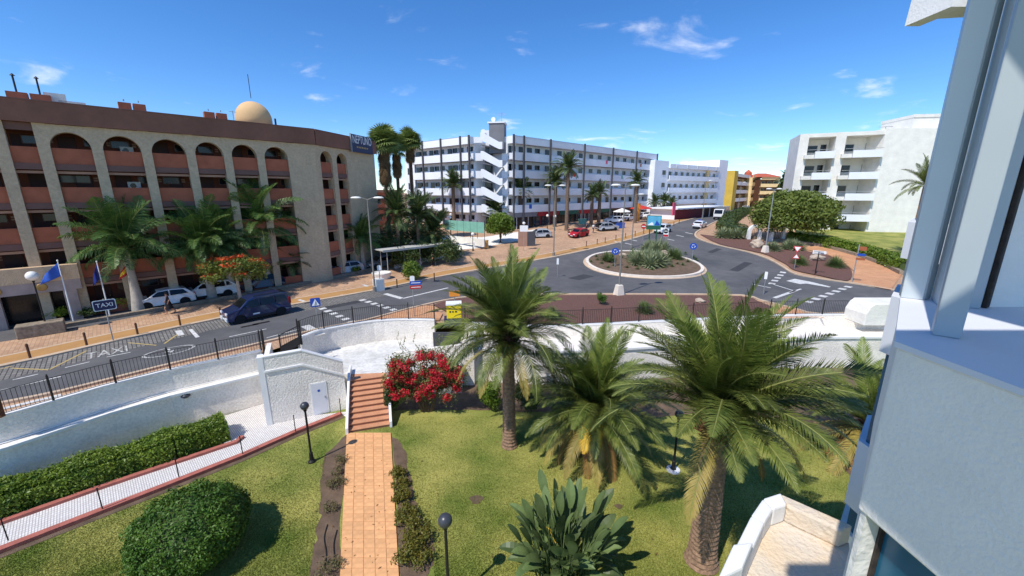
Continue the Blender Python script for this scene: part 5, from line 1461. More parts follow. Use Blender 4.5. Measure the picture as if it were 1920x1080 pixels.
MB().tube([(L * 1.1, 4, Ht + .15), (L * 1.1, 4, Ht + 1.0)], .05, 5).tube([(L * 1.02, 4, Ht + .9), (L * 1.18, 4, Ht + .9)], .05, 5).build('aerial', 'galvanised', rb)
# lawn bank in front of it
bk = [GT(1490, 446), GT(1560, 455), GT(1640, 474), GT(1720, 505), (75, 45), (100, 76), AT(1490, 440, 76)[:2]]
bank = MB()
o = MB().prism(bk, -.3, lambda x, y: T(y) + .55).build('lawn_bank', 'lawn'); struct(o)
low_wall('low rough stone wall at the foot of the bright hedge by the footpath', [(1395, 446), (1430, 450), (1480, 455), (1550, 465), (1610, 482), (1660, 500), (1690, 516)], .45, .5)
x, y, z = AT(1712, 350, 50); palm('palm with dark arching fronds before the blank side wall', x + 1.5, y, 1.0, z - 1.0, .25, .2, FR_NEAR, 26, .95, seed=90, boots=False, scar=False, maxvar=6)
x, y, z = AT(1478, 345, 95); palm('tall dark palm left of the concrete block', x, y, 3.0, z - 3.0, .25, .2, FR_FAR, 34, 1.3, seed=91, boots=False, scar=False, maxvar=6)
# white arches at the garden entrance
def arch_gate(label, u0, u1, v):
    a, b = Vector(GT(u0, v)), Vector(GT(u1, v)); d = b - a; w = d.length; x, y = a
    t = thing('garden_arch', label, 'arch', (x, y, T(y) - .05), math.atan2(d.y, d.x), 'white garden arches')
    r = w / 2; hs_ = 1.5; mb = MB(); n = 14; th_ = .5
    pts = [(0, 0), (0, hs_)] + [(r - r * math.cos(PI * i / n), hs_ + r * math.sin(PI * i / n)) for i in range(1, n)] + [(w, hs_), (w, 0)]
    out = [(-th_, 0), (-th_ * .8, hs_)] + [(r - (r + th_ * .8) * math.cos(PI * i / n), hs_ + (r + th_ * .8) * math.sin(PI * i / n)) for i in range(1, n)] + [(w + th_ * .8, hs_), (w + th_, 0)]
    for i in range(len(pts) - 1): mb.plate([pts[i], pts[i + 1], out[i + 1], out[i]], 0, .6)
    mb.build('arch_ring', 'smooth_white', t)
    for i in range(5): MB().tube([(w * (i + .5) / 5, .3, 0), (w * (i + .5) / 5, .3, hs_ + r * .6)], .03, 4).build('bar', 'iron', t)
arch_gate('white rounded entrance arch beside the dark hedge', 1407, 1422, 450)
arch_gate('white rounded entrance arch beside the bright hedge', 1449, 1466, 453)
# terracotta wing seen between the hotel and the white block
a = Vector(AT(700, 360, 72)[:2]); b = Vector(AT(744, 360, 80)[:2]); d = b - a
tb = thing('terracotta_wing', 'terracotta building half hidden behind the fan palms', 'building', (a.x, a.y, 0), math.atan2(d.y, d.x))
MB().box(-6, 0, 0, d.length, 10, 9.4).build('wall', 'terracotta', tb); MB().box(-6.1, -.2, 9.4, d.length + .1, 10.1, 9.9).build('roof_edge', 'slab_tan', tb)
for f in range(3):
    for i in range(2): fr = MB().box(1.0 + 3 * i, -.06, 1.2 + 3 * f, 2.2 + 3 * i, -.002, 2.5 + 3 * f).build('window', 'slab_tan', tb); MB().box(1.08 + 3 * i, -.08, 1.28 + 3 * f, 2.12 + 3 * i, -.061, 2.42 + 3 * f).build('pane', 'glass_dark', fr)
# car park wall and green screen
a, b = Vector(AT(834, 428, 66)[:2]), Vector(AT(908, 432, 60)[:2]); d = b - a
gsn = thing('screen_fence', 'turquoise screen fence along the car park ramp', 'fence', (a.x, a.y, T(a.y)), math.atan2(d.y, d.x))
MB().box(0, 0, 2.0, d.length, .06, 3.6).build('screen', 'net_green', gsn); MB().box(0, -.05, 0, d.length, .15, 1.1).build('base_wall', 'bconcrete', gsn)
for i in range(7): MB().tube([(d.length * i / 6, .03, 0), (d.length * i / 6, .03, 3.9)], .04, 5).build('post', 'iron', gsn)
struct(sheet('car_park', [AT(760, 470, 58)[:2], GT(890, 466), GT(1005, 446), GT(1003, 430), AT(905, 428, 70)[:2], AT(830, 428, 70)[:2]], .01, 'bconcrete'))
# ------------------------------------------------------------------ vehicles
def arc_pts(cx, r, n=8): return [(cx + r * math.cos(PI - PI * i / n), .30 + r * math.sin(PI - PI * i / n)) for i in range(n + 1)]
def make_car(kind, paint):
    """local: +x forward, origin on the ground under the middle"""
    if kind == 'van':
        L, W, Hh, wb = 4.4, 1.85, 1.83, 2.78
        top = [(2.18, .62), (2.12, .92), (1.35, 1.14), (.72, 1.66), (.2, 1.80), (-1.6, 1.83), (-2.05, 1.75), (-2.2, 1.05), (-2.22, .5)]
        belt = 1.08; wins = [[(1.12, 1.12), (.66, 1.58), (.05, 1.62), (.05, 1.1)], [(-.08, 1.1), (-.08, 1.62), (-1.02, 1.62), (-1.02, 1.12)], [(-1.14, 1.14), (-1.14, 1.62), (-1.85, 1.58), (-1.98, 1.2)]]
    elif kind == 'suv':
        L, W, Hh, wb = 4.4, 1.82, 1.6, 2.65
        top = [(2.15, .6), (2.1, .85), (1.2, 1.05), (.45, 1.52), (-.3, 1.6), (-1.5, 1.54), (-2.0, 1.12), (-2.17, .98), (-2.18, .5)]
        belt = 1.03; wins = [[(.95, 1.08), (.42, 1.45), (-.25, 1.51), (-.25, 1.06)], [(-.36, 1.06), (-.36, 1.51), (-1.2, 1.48), (-1.2, 1.07)], [(-1.3, 1.09), (-1.3, 1.46), (-1.5, 1.44), (-1.8, 1.12)]]
    elif kind == 'sedan':
        L, W, Hh, wb = 4.5, 1.8, 1.46, 2.65
        top = [(2.2, .55), (2.14, .76), (1.15, .94), (.4, 1.38), (-.3, 1.46), (-1.05, 1.38), (-1.65, 1.02), (-2.2, .96), (-2.22, .45)]
        belt = .94; wins = [[(.92, .98), (.38, 1.32), (-.25, 1.39), (-.25, .97)], [(-.35, .97), (-.35, 1.39), (-1.0, 1.32), (-1.35, 1.0)]]
    else:
        L, W, Hh, wb = 4.05, 1.75, 1.48, 2.5
        top = [(2.0, .55), (1.95, .78), (1.15, .96), (.45, 1.41), (-.3, 1.48), (-1.4, 1.42), (-1.85, 1.02), (-2.0, .9), (-2.02, .45)]
        belt = .95; wins = [[(.95, 1.0), (.43, 1.35), (-.25, 1.41), (-.25, .98)], [(-.35, .98), (-.35, 1.41), (-1.25, 1.36), (-1.55, 1.02)]]
    fx, rx = wb / 2, -wb / 2; wr = .33 if kind != 'van' else .34
    prof = list(top) + [(top[-1][0], .28), (rx - .38, .24)] + arc_pts(rx, .38)[:] + [(rx + .38, .24), (fx - .38, .24)] + arc_pts(fx, .38) + [(fx + .38, .24), (top[0][0] - .03, .28)]
    def ins(z): return 0 if z < belt else (z - belt) / (Hh - belt) * .22
    def endin(x): return .10 * max(0, (abs(x) - L / 2 + .35) / .35) ** 1.5
    n = len(prof); vs = []
    for sd in (-1, 1):
        for x, z in prof: vs.append((x, sd * (W / 2 - .02 - ins(z) - endin(x)), z))
    mb = MB(); mb.add(vs, [tuple(range(n)), tuple(range(2 * n - 1, n - 1, -1))] + [((i + 1) % n, i, n + i, n + (i + 1) % n) for i in range(n)])
    parts = [('body', mb.mesh('body', paint), (0, 0, 0), 0.05, [])]
    def side(poly, sd, off): return [(x, sd * (W / 2 - .02 - ins(z) - endin(x) + off), z) for x, z in poly]
    for p in wins:
        for sd in (-1, 1):
            q = side(p, sd, .012); k = MB().add(q, [tuple(range(len(q)))] if sd < 0 else [tuple(range(len(q) - 1, -1, -1))])
            parts.append(('window', k.mesh('window', 'car_glass'), (0, 0, 0), 0, []))
    # windscreen and rear window
    def across(p, q, s0, s1, out):
        a = (p[0] + (q[0] - p[0]) * s0, p[1] + (q[1] - p[1]) * s0); b = (p[0] + (q[0] - p[0]) * s1, p[1] + (q[1] - p[1]) * s1)
        t = Vector((q[0] - p[0], 0, q[1] - p[1])).normalized(); nn = Vector((t.z, 0, -t.x)) * out
        wa_, wb_ = W / 2 - .1 - ins(a[1]), W / 2 - .1 - ins(b[1])
        return MB().add([(a[0] + nn.x, -wa_, a[1] + nn.z), (a[0] + nn.x, wa_, a[1] + nn.z), (b[0] + nn.x, wb_, b[1] + nn.z), (b[0] + nn.x, -wb_, b[1] + nn.z)], [(0, 1, 2, 3)])
    parts.append(('windscreen', across(top[2], top[3], .06, .95, .012).mesh('windscreen', 'car_glass'), (0, 0, 0), 0, []))
    parts.append(('rear_window', across(top[-4], top[-3], .15, .9, .012).mesh('rear_window', 'car_glass'), (0, 0, 0), 0, []))
    wm = MB().lathe([(wr * .62, -.1), (wr, -.1), (wr, .1), (wr * .62, .1)], 20, axis='y').mesh('tyre', 'tyre')
    rm = MB().lathe([(wr * .2, -.09), (wr * .62, -.085), (wr * .62, .085), (wr * .2, .09)], 12, axis='y').mesh('rim', 'rim')
    for x in (fx, rx):
        for sd in (-1, 1): parts.append(('wheel', wm, (x, sd * (W / 2 - .13), wr), 0, [('rim', rm)]))
    x0 = top[0][0]
    for sd in (-1, 1):
        parts.append(('headlight', MB().cbox(x0 - .1, sd * (W / 2 - .33), top[1][1] - .1, .24, .36, .16).mesh('headlight', 'headlight'), (0, 0, 0), .02, []))
        parts.append(('taillight', MB().cbox(top[-1][0] + .06, sd * (W / 2 - .22), .88 if kind != 'van' else 1.1, .16, .2, .2 if kind != 'van' else .5).mesh('taillight', 'taillight'), (0, 0, 0), .02, []))
        parts.append(('mirror', MB().cbox(.85, sd * (W / 2 + .06), belt + .08, .12, .2, .14).mesh('mirror', paint), (0, 0, 0), .02, []))
    parts.append(('bumper', MB().cbox(x0 - .06, 0, .40, .16, W - .4, .2).mesh('bumper', 'plastic_black'), (0, 0, 0), .03, []))
    parts.append(('bumper', MB().cbox(top[-1][0] + .05, 0, .42, .14, W - .3, .2).mesh('bumper', 'plastic_black'), (0, 0, 0), .03, []))
    parts.append(('number_plate', MB().cbox(x0 + .025, 0, .42, .02, .5, .11).mesh('number_plate', 'plate'), (0, 0, 0), 0, []))
    if kind in ('van', 'suv'):
        parts.append(('sill', MB().box(-1.0, -W / 2 + .0, .24, 1.0, -W / 2 + .03, .42).box(-1.0, W / 2 - .03, .24, 1.0, W / 2, .42).mesh('sill', 'plastic_black'), (0, 0, 0), 0, []))
        parts.append(('roof_rail', MB().tube([(.3, -.62, Hh + .02), (-1.6, -.62, Hh + .04)], .025, 5).tube([(.3, .62, Hh + .02), (-1.6, .62, Hh + .04)], .025, 5).mesh('roof_rail', 'plastic_black'), (0, 0, 0), 0, []))
    return parts
CARC = {}
def car(kind, paint, label, x, y, heading, group=None, name='car', cat='car', sc=1.0):
    key = (kind, paint)
    if key not in CARC: CARC[key] = make_car(kind, paint)
    t = thing(name, label, cat, (x, y, T(y) + .015), heading, group); t.scale = (sc, sc, sc)
    sl = .075 if 49 < y < 85 else 0
    if sl: # stand on the slope
        fwd = Vector((math.cos(heading), math.sin(heading))); t.rotation_euler = (math.asin(sl) * math.cos(heading), -math.asin(sl) * fwd.y, heading)
    for nm, me, loc, bev, ch in CARC[key]:
        o = obj(nm, me, t, loc)
        if bev: b = o.modifiers.new('bevel', 'BEVEL'); b.width = bev; b.segments = 2; b.limit_method = 'ANGLE'; b.angle_limit = R(35)
        for cn_, cm in ch: obj(cn_, cm, o)
    return t
HR = math.atan2(.709, .705)
f_, r_ = Vector(G(432, 611)), Vector(G(541, 588)); c_ = (f_ + r_) / 2
vv = car('van', 'car_blue', 'dark blue passenger van parked beside the flame tree', c_.x + ROAD_N.x * .75, c_.y + ROAD_N.y * .75, math.atan2(f_.y - r_.y, f_.x - r_.x), name='parked_van', cat='van')
MB().box(2.1, .3, .28, 2.24, .78, .52).box(2.1, -.78, .28, 2.24, -.3, .52).build('fog_light', 'headlight', vv)
MB().box(.1, -.93, .52, .55, -.906, .62).box(.1, .906, .52, .55, .93, .62).build('side_emblem', 'headlight', vv)
def carpx(kind, paint, label, u, v, hd, name='parked_car', group=None, cat='car', sc=1.0):
    x, y = GT(u, v); return car(kind, paint, label, x, y, hd, group, name, cat, sc)
carpx('hatch', 'car_white', 'white hatchback parked behind the walking person', 312, 573, HR + PI)
carpx('suv', 'car_white', 'white crossover car parked beside the flame tree trunk', 393, 558, HR + PI)
carpx('hatch', 'car_navy', 'dark blue hatchback parked behind the disabled sign', 492, 541, HR + PI)
carpx('hatch', 'car_silver', 'silver hatchback parked by the blank hotel wall', 648, 513, HR + PI)
carpx('hatch', 'car_grey', 'grey car parked behind the round pot at the bus shelter', 718, 500, HR + PI)
carpx('sedan', 'car_black', 'dark car parked behind the far end of the bus shelter', 778, 485, HR)
carpx('hatch', 'car_silver', 'silver hatchback parked at the car park entrance', 1012, 445, R(190))
carpx('hatch', 'car_red', 'bright red hatchback parked on the brick plaza', 1085, 444, R(222))
oc = carpx('suv', 'car_silver', 'silver estate car with its tailgate open', 1138, 432, R(20))
MB().box(-2.4, -.7, 1.5, -1.5, .7, 1.58).build('tailgate', 'car_black', oc)
MB().box(-2.21, -.65, .7, -2.19, .65, 1.3).build('boot_opening', 'plastic_black', oc)
carpx('suv', 'car_white', 'white crossover parked behind the silver estate', 1150, 419, R(200))
for i, (u, v) in enumerate([(1177, 413), (1191, 411), (1203, 409), (1214, 409)]):
    carpx('suv' if i % 2 else 'hatch', 'car_white', 'white car in the row parked in front of the red parasol', u, v, R(225), group='row of white parked cars')
carpx('suv', 'car_white', 'white crossover driving into the roundabout behind the no entry sign', 1242, 436, HR + PI, 'car')
tx_ = carpx('sedan', 'car_white', 'white taxi with roof light leaving the roundabout', 1311, 427, HR + .1, 'taxi', cat='taxi')
MB().box(-.15, -.35, 1.46, .1, .35, 1.62).build('roof_light', 'sign_blue', tx_)
carpx('suv', 'car_silver', 'silver parked car behind the low hedge by the pavilion', 1262, 402, R(200)); carpx('hatch', 'car_grey', 'grey parked car beside the pavilion front', 1283, 399, R(200)); carpx('hatch', 'car_silver', 'pale parked car at the left end of the pavilion', 1295, 397, R(195))
for i, (u, v, p) in enumerate([(1398, 392, 'car_white'), (1392, 386, 'car_silver'), (1402, 382, 'car_white'), (1408, 379, 'car_grey'), (1384, 380, 'car_silver'), (1395, 377, 'car_white'), (1416, 386, 'car_white')]):
    carpx('suv' if i % 2 else 'sedan', p, 'far car in the traffic at the top of the street', u, v, HR + (.1 if i % 2 else PI), 'car', 'far traffic')
# lorry
x, y = GT(1351, 411); tk = thing('lorry', 'white cab lorry with dark box body coming down the street', 'lorry', (x, y, T(y)), HR + PI + .1)
cab = MB().plate([(1.4, .5), (3.1, .5), (3.15, 1.4), (2.75, 2.5), (1.4, 2.5)], -1.05, 1.05).build('cab', 'car_white', tk, bevel=.08)
MB().add([(3.17, -.9, 1.45), (3.17, .9, 1.45), (2.83, .85, 2.35), (2.83, -.85, 2.35)], [(0, 1, 2, 3)]).build('windscreen', 'car_glass', cab)
for sd in (-1.056, 1.056): MB().add([(2.0, sd, 1.45), (2.95, sd, 1.45), (2.65, sd, 2.25), (2.0, sd, 2.25)], [(0, 1, 2, 3)]).build('window', 'car_glass', cab)
MB().box(-3.4, -1.15, .8, 1.3, 1.15, 3.1).build('box_body', 'car_grey', tk, bevel=.05); MB().box(3.05, -.95, .4, 3.2, .95, .75).build('bumper', 'plastic_black', tk)
for xx in (2.2, -2.2):
    for sd in (-.95, .95): MB().lathe([(.2, -.13), (.45, -.13), (.45, .13), (.2, .13)], 16, axis='y').build('wheel', 'tyre', tk, (xx, sd, .45))

# ------------------------------------------------------------------ street furniture
def street_lamp(label, u, v, h, arms=2, base=False, rot=0.0, t=None, m='pole_grey'):
    x, y = GT(u, v)
    if t: x, y, _ = AT(u, v, t)
    o = thing('street_lamp', label, 'street lamp', (x, y, T(y)), rot)
    MB().tube([(0, 0, 0), (0, 0, 1.2), (0, 0, h)], [.11, .085, .05], 8).build('pole', m, o)
    for s in ((-1, 1) if arms == 2 else (1,)):
        MB().tube([(0, 0, h - .1), (s * .5, 0, h + .08), (s * .75, 0, h + .08)], [.04, .035, .03], 5).build('arm', m, o)
        k = MB().lathe([(.04, -.10), (.27, -.05), (.30, .0), (.2, .09), (.03, .12)], 14, (0, 0, 0)).build('lamp_head', 'lamp_white', o, (s * 1.0, 0, h + .08), smooth=True); k.scale = (1.7, 1, 1)
    if base: MB().lathe([(.55, 0), (.36, 1.0), (.3, 1.05)], 4).build('concrete_base', 'white_kerb', o, rz=R(45))
    else: MB().lathe([(.2, 0), (.2, .5), (.1, .6)], 8).build('foot', m, o)
    return o
street_lamp('double headed lamp post with grey box, on the brick sidewalk by the bus shelter', 703, 547, 8.9, rot=R(10)); x, y = GT(703, 547)
tag(MB().box(-.45, -.35, 0, .45, .35, 1.2).build('service_box', 'bconcrete', None, (x + .25, y + .5, 0), R(45), bevel=.03), 'grey service cabinet at the foot of the shelter lamp post', 'cabinet')
street_lamp('double headed lamp post with patched foot beside the plaza car park', 1038, 480, 9.6, rot=R(8), base=False)
street_lamp('tall lamp post on a white concrete base in the middle gravel bed', 1160, 554, 10.0, rot=R(20), base=True)
street_lamp('lamp post on a concrete base in the gravel bed by the arches', 1434, 474, 9.0, rot=R(20), base=True, m='galvanised')
street_lamp('lamp post on the traffic island behind the roundabout', 1184, 465, 8.0, rot=R(10), arms=1)
street_lamp('lamp post on the far sidewalk before the pavilion', 1316, 413, 9.0, arms=1)
street_lamp('distant lamp post before the yellow block', 1383, 398, 9.5, arms=1)
def globe_lamp(label, x, y, z, h, m_head, m_pole='iron', r=.19, group=None, name='globe_lamp'):
    o = thing(name, label, 'lamp', (x, y, z), 0, group)
    MB().lathe([(.17, 0), (.17, .06), (.1, .14), (.08, .5), (.05, .55), (.045, h - .3), (.06, h - .28), (.08, h - .2), (.03, h - .19)], 10).build('pole', m_pole, o)
    MB().lathe([(.01, -r)] + [(r * math.cos(a), r * math.sin(a)) for a in [R(-70 + 14 * i) for i in range(11)]] + [(.01, r)], 20, (0, 0, h - .19 + r)).build('globe', m_head, o, smooth=True)
    return o
x, y = g3(585, 866)
lm1 = globe_lamp('black garden lamp with flattened dark cap beside the mosaic path', x, y, GZ, 2.95, 'lamp_dark')
x, y = G(835, 985, 0); globe_lamp('black garden lamp with round dark globe at the right of the tiled path', x, y, GZ, 3.15, 'lamp_dark', r=.21)
x, y = g3(1262, 882); lm3 = globe_lamp('black garden lamp half hidden by palm fronds', x, y, GZ, 2.9, 'lamp_dark'); MB().lathe([(.3, 0), (.3, .08), (.2, .1)], 12).build('plinth', 'sill_tile', lm3)
x, y = GT(78, 628); globe_lamp('white globe lamp on a black post before the entrance canopy', x, y + .4, .3, 3.6, 'lamp_white', r=.32)
for i, (u, v, tv) in enumerate([(845, 447, 408), (887, 470, 440), (846, 430, 403), (1026, 430, 405), (1040, 432, 406)]):
    x, y = GT(u, v); globe_lamp('small white globe lamp around the car park and shops', x, y, T(y), max(2.2, ZAT(u, tv, x, y) - T(y)), 'lamp_white', r=.26, group='white globe lamps by the car park')
# wall lamps
for i, (u, v, z) in enumerate([(353, 741, -1.25), (8, 842, -1.25)]):
    x, y = G(u, v, z); w = thing('wall_lamp', 'round dark lamp on a bracket on the rough white wall', 'lamp', (x - .1, y - .05, z - .35), R(-42), 'dark wall lamps')
    MB().tube([(0, .25, .02), (0, 0, .05), (0, 0, .25)], .03, 6).build('bracket', 'iron', w)
    MB().lathe([(.02, .22), (.12, .24), (.22, .33), (.22, .40), (.12, .46), (.02, .48)], 16).build('shade', 'lamp_dark', w, smooth=True)
def post_sign(name, label, u, v, h, board, m_post='galvanised', rot=None, r=.035, dz=0):
    x, y = GT(u, v); rot = math.atan2(y, x) - PI / 2 if rot is None else rot
    o = thing(name, label, 'sign', (x, y, T(y) + dz), rot)
    MB().tube([(0, 0, 0), (0, 0, h)], r, 7).build('post', m_post, o)
    for nm, mb, m in board: mb.build(nm, m, o)
    return o
def rsq(cx, cz, w, h, y0, y1):
    return MB().plate([(cx - w / 2 + .06, cz - h / 2), (cx + w / 2 - .06, cz - h / 2), (cx + w / 2, cz - h / 2 + .06), (cx + w / 2, cz + h / 2 - .06), (cx + w / 2 - .06, cz + h / 2), (cx - w / 2 + .06, cz + h / 2), (cx - w / 2, cz + h / 2 - .06), (cx - w / 2, cz - h / 2 + .06)], y0, y1)
def disc(cz, r, y0, y1, n=24, cx=0): return MB().lathe([(r, y0), (r, y1)], n, (cx, 0, cz), axis='y')
o = post_sign('taxi_sign', 'blue taxi rank sign with white border on the brick sidewalk', 213, 641, 2.9, [('border', rsq(0, 2.5, 1.06, .68, -.06, -.04), 'sign_white'), ('panel', rsq(0, 2.5, .98, .60, -.07, -.0605), 'sign_navy')])
text_mesh('lettering', 'TAXI', .36, 'sign_white', o, (0, -.075, 2.5), (PI / 2, 0, 0))
def wheelchair(o, cz, s, y):
    mb = MB(); P = lambda x, z: (x * s, y, cz + z * s)
    for a, b in [((-.05, .28), (-.05, -.02)), ((-.05, -.02), (.16, -.02)), ((.16, -.02), (.24, -.24)), ((.24, -.24), (.33, -.22)), ((-.05, .12), (.12, .1))]: mb.tube([P(*a), P(*b)], .035 * s, 5)
    mb.lathe([(.06 * s, -.004), (.06 * s, .004)], 12, P(-.05, .37), axis='y')
    mb.tube([P(.2 * math.cos(q) - .02, .2 * math.sin(q) - .12) for q in [R(100 + 22 * i) for i in range(11)]], .03 * s, 5)
    mb.build('emblem', 'sign_white', o)
o = post_sign('parking_sign', 'blue disabled parking sign with white wheelchair beside the flame tree', 472, 555, 2.9, [('border', rsq(0, 2.55, .95, .85, -.06, -.04), 'sign_white'), ('panel', rsq(0, 2.55, .87, .77, -.07, -.0605), 'sign_blue')])
wheelchair(o, 2.52, .9, -.078)
o = post_sign('crossing_sign', 'blue pedestrian crossing sign with white triangle before the iron fence', 598, 624, 2.5, [('panel', rsq(0, 2.2, .62, .62, -.06, -.04), 'sign_blue'), ('triangle', MB().plate([(-.24, 1.98), (.24, 1.98), (0, 2.44)], -.07, -.0605), 'sign_white')])
MB().tube([(-.05, -.078, 2.02), (.02, -.078, 2.16), (.06, -.078, 2.03)], .014, 4).tube([(.02, -.078, 2.14), (.03, -.078, 2.28)], .016, 4).build('emblem', 'plastic_black', o)
o = post_sign('direction_sign', 'blue and dark red direction boards stacked on one post by the crossing', 777, 595, 3.3, [('panel', rsq(.25, 2.75, .9, .3, -.06, -.03), 'sign_blue'), ('panel', rsq(.25, 2.42, .9, .26, -.06, -.03), 'sign_red'), ('panel', rsq(0, 3.1, .35, .4, -.06, -.03), 'sign_white')])
MB().box(-.1, -.07, 2.73, .6, -.061, 2.78).build('lettering_line', 'sign_white', o)
MB().box(-.1, -.07, 2.39, .6, -.061, 2.44).build('lettering_line', 'sign_white', o)
def arrows_ring(o, cz, s, y):
    for k in range(3):
        a = R(90 + 120 * k); mb = MB()
        mb.tube([(s * .5 * math.cos(a + R(t)), y, cz + s * .5 * math.sin(a + R(t))) for t in (-45, -20, 5, 25)], .05 * s, 4)
        e = a + R(45); mb.add([(s * .3 * math.cos(a + R(22)), y - .004, cz + s * .3 * math.sin(a + R(22))), (s * .72 * math.cos(a + R(22)), y - .004, cz + s * .72 * math.sin(a + R(22))), (s * .5 * math.cos(e + .1), y - .004, cz + s * .5 * math.sin(e + .1))], [(0, 1, 2)])
        mb.build('arrow', 'sign_white', o)
for lab, u, v in [('blue round roundabout sign at the left of the agaves', 1152, 503), ('blue round roundabout sign at the right kerb of the roundabout', 1297, 492)]:
    o = post_sign('roundabout_sign', lab, u, v, 2.2, [('disc', disc(2.0, .45, -.05, -.03), 'sign_blue')], dz=.15); arrows_ring(o, 2.0, .42, -.06)
o = post_sign('no_entry_sign', 'white panel with no entry disc at the mouth of the far road', 1246, 465, 2.9, [('panel', rsq(0, 2.35, .8, 1.3, -.06, -.03), 'sign_white'), ('disc', disc(2.6, .34, -.09, -.061), 'plastic_black'), ('bar', MB().box(-.24, -.1, 2.55, .24, -.0905, 2.65), 'sign_white')])
MB().box(-.36, -.075, 1.75, .36, -.061, 2.08).build('text_panel', 'sign_red', o)
o = post_sign('no_entry_sign', 'red no entry disc on the far sidewalk', 1205, 450, 2.6, [('disc', disc(2.3, .42, -.06, -.03), 'sign_red'), ('bar', MB().box(-.3, -.07, 2.23, .3, -.061, 2.37), 'sign_white')])
tri = MB().plate([(-.5, 2.9), (.5, 2.9), (0, 2.05)], -.06, -.04); tri2 = MB().plate([(-.34, 2.81), (.34, 2.81), (0, 2.24)], -.07, -.0605)
tw = MB().plate([(-.42, 1.35), (.42, 1.35), (0, 2.02)], -.06, -.04); tw2 = MB().plate([(-.28, 1.43), (.28, 1.43), (0, 1.88)], -.07, -.0605)
post_sign('yield_sign', 'red and white yield triangle above a warning triangle in the gravel bed', 1489, 505, 2.9, [('triangle', tri, 'sign_red'), ('triangle_face', tri2, 'sign_white'), ('triangle', tw, 'sign_red'), ('triangle_face', tw2, 'sign_white')])
o = post_sign('street_name_sign', 'white street name boards on a thick black post in the gravel bed', 1528, 515, 2.7, [], 'iron', r=.06)
for i, (z, a) in enumerate([(2.55, .25), (2.75, -.3)]):
    p = MB().plate([(-.6, z - .09), (.6, z - .09), (.78, z), (.6, z + .09), (-.6, z + .09)], -.03, .03).build('name_board', 'sign_white', o); p.rotation_euler = (0, 0, a)
    MB().box(-.5, -.04, z - .02, .5, -.031, z + .02).build('lettering_line', 'plastic_black', p)
o = post_sign('finger_sign', 'brown, blue and orange finger boards on a tall galvanised post', 1597, 531, 4.2, [('board', rsq(.35, 3.75, .62, .42, -.05, -.03), 'sign_brown'), ('board', rsq(.33, 3.1, .7, .24, -.05, -.03), 'sign_blue'), ('board', rsq(.3, 2.65, .75, .24, -.05, -.03), 'sign_brown')], r=.05)
# lane divider marker posts (white reflective)
for u, v, lab in [(1045, 520, 'slim white marker post behind the tall garden palm'), (1431, 552, 'slim white marker post with red top at the yield line')]:
    o = post_sign('marker_post', lab, u, v, 2.2, [('plate', MB().box(-.12, -.04, 1.5, .12, -.02, 2.2), 'sign_white')], r=.03)
# town billboard on two green posts
x, y = GT(1222, 466); o = thing('billboard', 'green and blue picture billboard on two green posts behind the roundabout', 'billboard', (x, y, T(y)), math.atan2(y, x) - PI / 2)
for s in (-.5, .5): MB().tube([(s, 0, 0), (s, 0, 4.2)], .1, 8).build('post', 'sign_green', o)
bd = MB().box(-1.05, -.1, 2.9, 1.05, .1, 5.0).build('board', 'sign_green', o)
MB().box(-.95, -.11, 3.5, .95, -.101, 4.9).build('picture', 'sign_cyan', bd); MB().plate([(-.9, 3.55), (-.3, 4.0), (-.1, 3.9), (.0, 3.55)], -.118, -.111).build('picture_shape', 'sign_white', bd); MB().plate([(.1, 3.55), (.4, 4.3), (.85, 3.7), (.9, 3.55)], -.118, -.111).build('picture_shape', 'sign_blue', bd)
# info panels by the car park
o = post_sign('entrance_sign', 'white entrance board on a grey post by the car park', 982, 470, 4.2, [('panel', rsq(0, 3.3, 1.2, .9, -.1, -.03), 'sign_white'), ('lamp', MB().lathe([(.01, 3.85), (.22, 4.0), (.22, 4.15), (.01, 4.3)], 12), 'lamp_white')])
x, y = GT(978, 462); gw = thing('gate_pillar', 'pinkish pillar and dark panel beside the car park entrance', 'pillar', (x, y, T(y)), R(10))
MB().box(-.5, 0, 0, .9, .35, 2.5).build('pillar', 'slab_tan', gw); MB().box(.92, 0, 0, 2.2, .3, 2.3).build('panel', 'bdark', gw)
x, y = GT(912, 466); tag(MB().box(-.3, -.3, 0, .3, .3, 1.2).box(-.34, -.34, 1.2, .34, .34, 1.26).build('ticket_box', 'wood_box', None, (x, y, T(y))), 'small ochre ticket box at the car park ramp', 'box')
br = thing('barrier', 'white barrier arm lying across the car park ramp', 'barrier', (*GT(860, 470), T(GT(860, 470)[1])), HR)
MB().box(-3.5, -.04, .85, 3.5, .04, .97).build('arm', 'sign_white', br); MB().box(2.9, -.15, 0, 3.3, .15, 1.05).build('housing', 'sign_white', br)
MB().box(-3.3, -.05, 0, -3.15, .05, .849).build('rest', 'sign_white', br)
tag(MB().box(-.35, -.1, 0, .35, .1, 4.0).build('banner', 'orange_sign', None, (*GT(1196, 415), T(GT(1196, 415)[1])), R(20)), 'upright orange and white banner beside the red parasol', 'banner')
# bollards along the cycle lane
bol_me = MB().lathe([(.06, 0), (.06, .78), (.075, .8), (.05, .9), (.01, .92)], 8).mesh('bollard', 'shop_brown')
bpx = [(55, 677), (163, 653), (260, 633), (341, 616), (418, 600), (750, 541), (820, 528), (976, 494), (1105, 463), (1125, 459), (1140, 456), (1160, 451), (1178, 447), (1196, 443), (1212, 439), (1226, 436), (1258, 427), (1268, 424), (1278, 420)]
for i, (u, v) in enumerate(bpx):
    x, y = GT(u, v); o = obj('bollard', bol_me, None, (x + ROAD_N.x * .55, y + ROAD_N.y * .55, T(y))); tag(o, 'short brown iron bollard on the kerb of the cycle lane', 'bollard', 'bollards along the cycle lane')
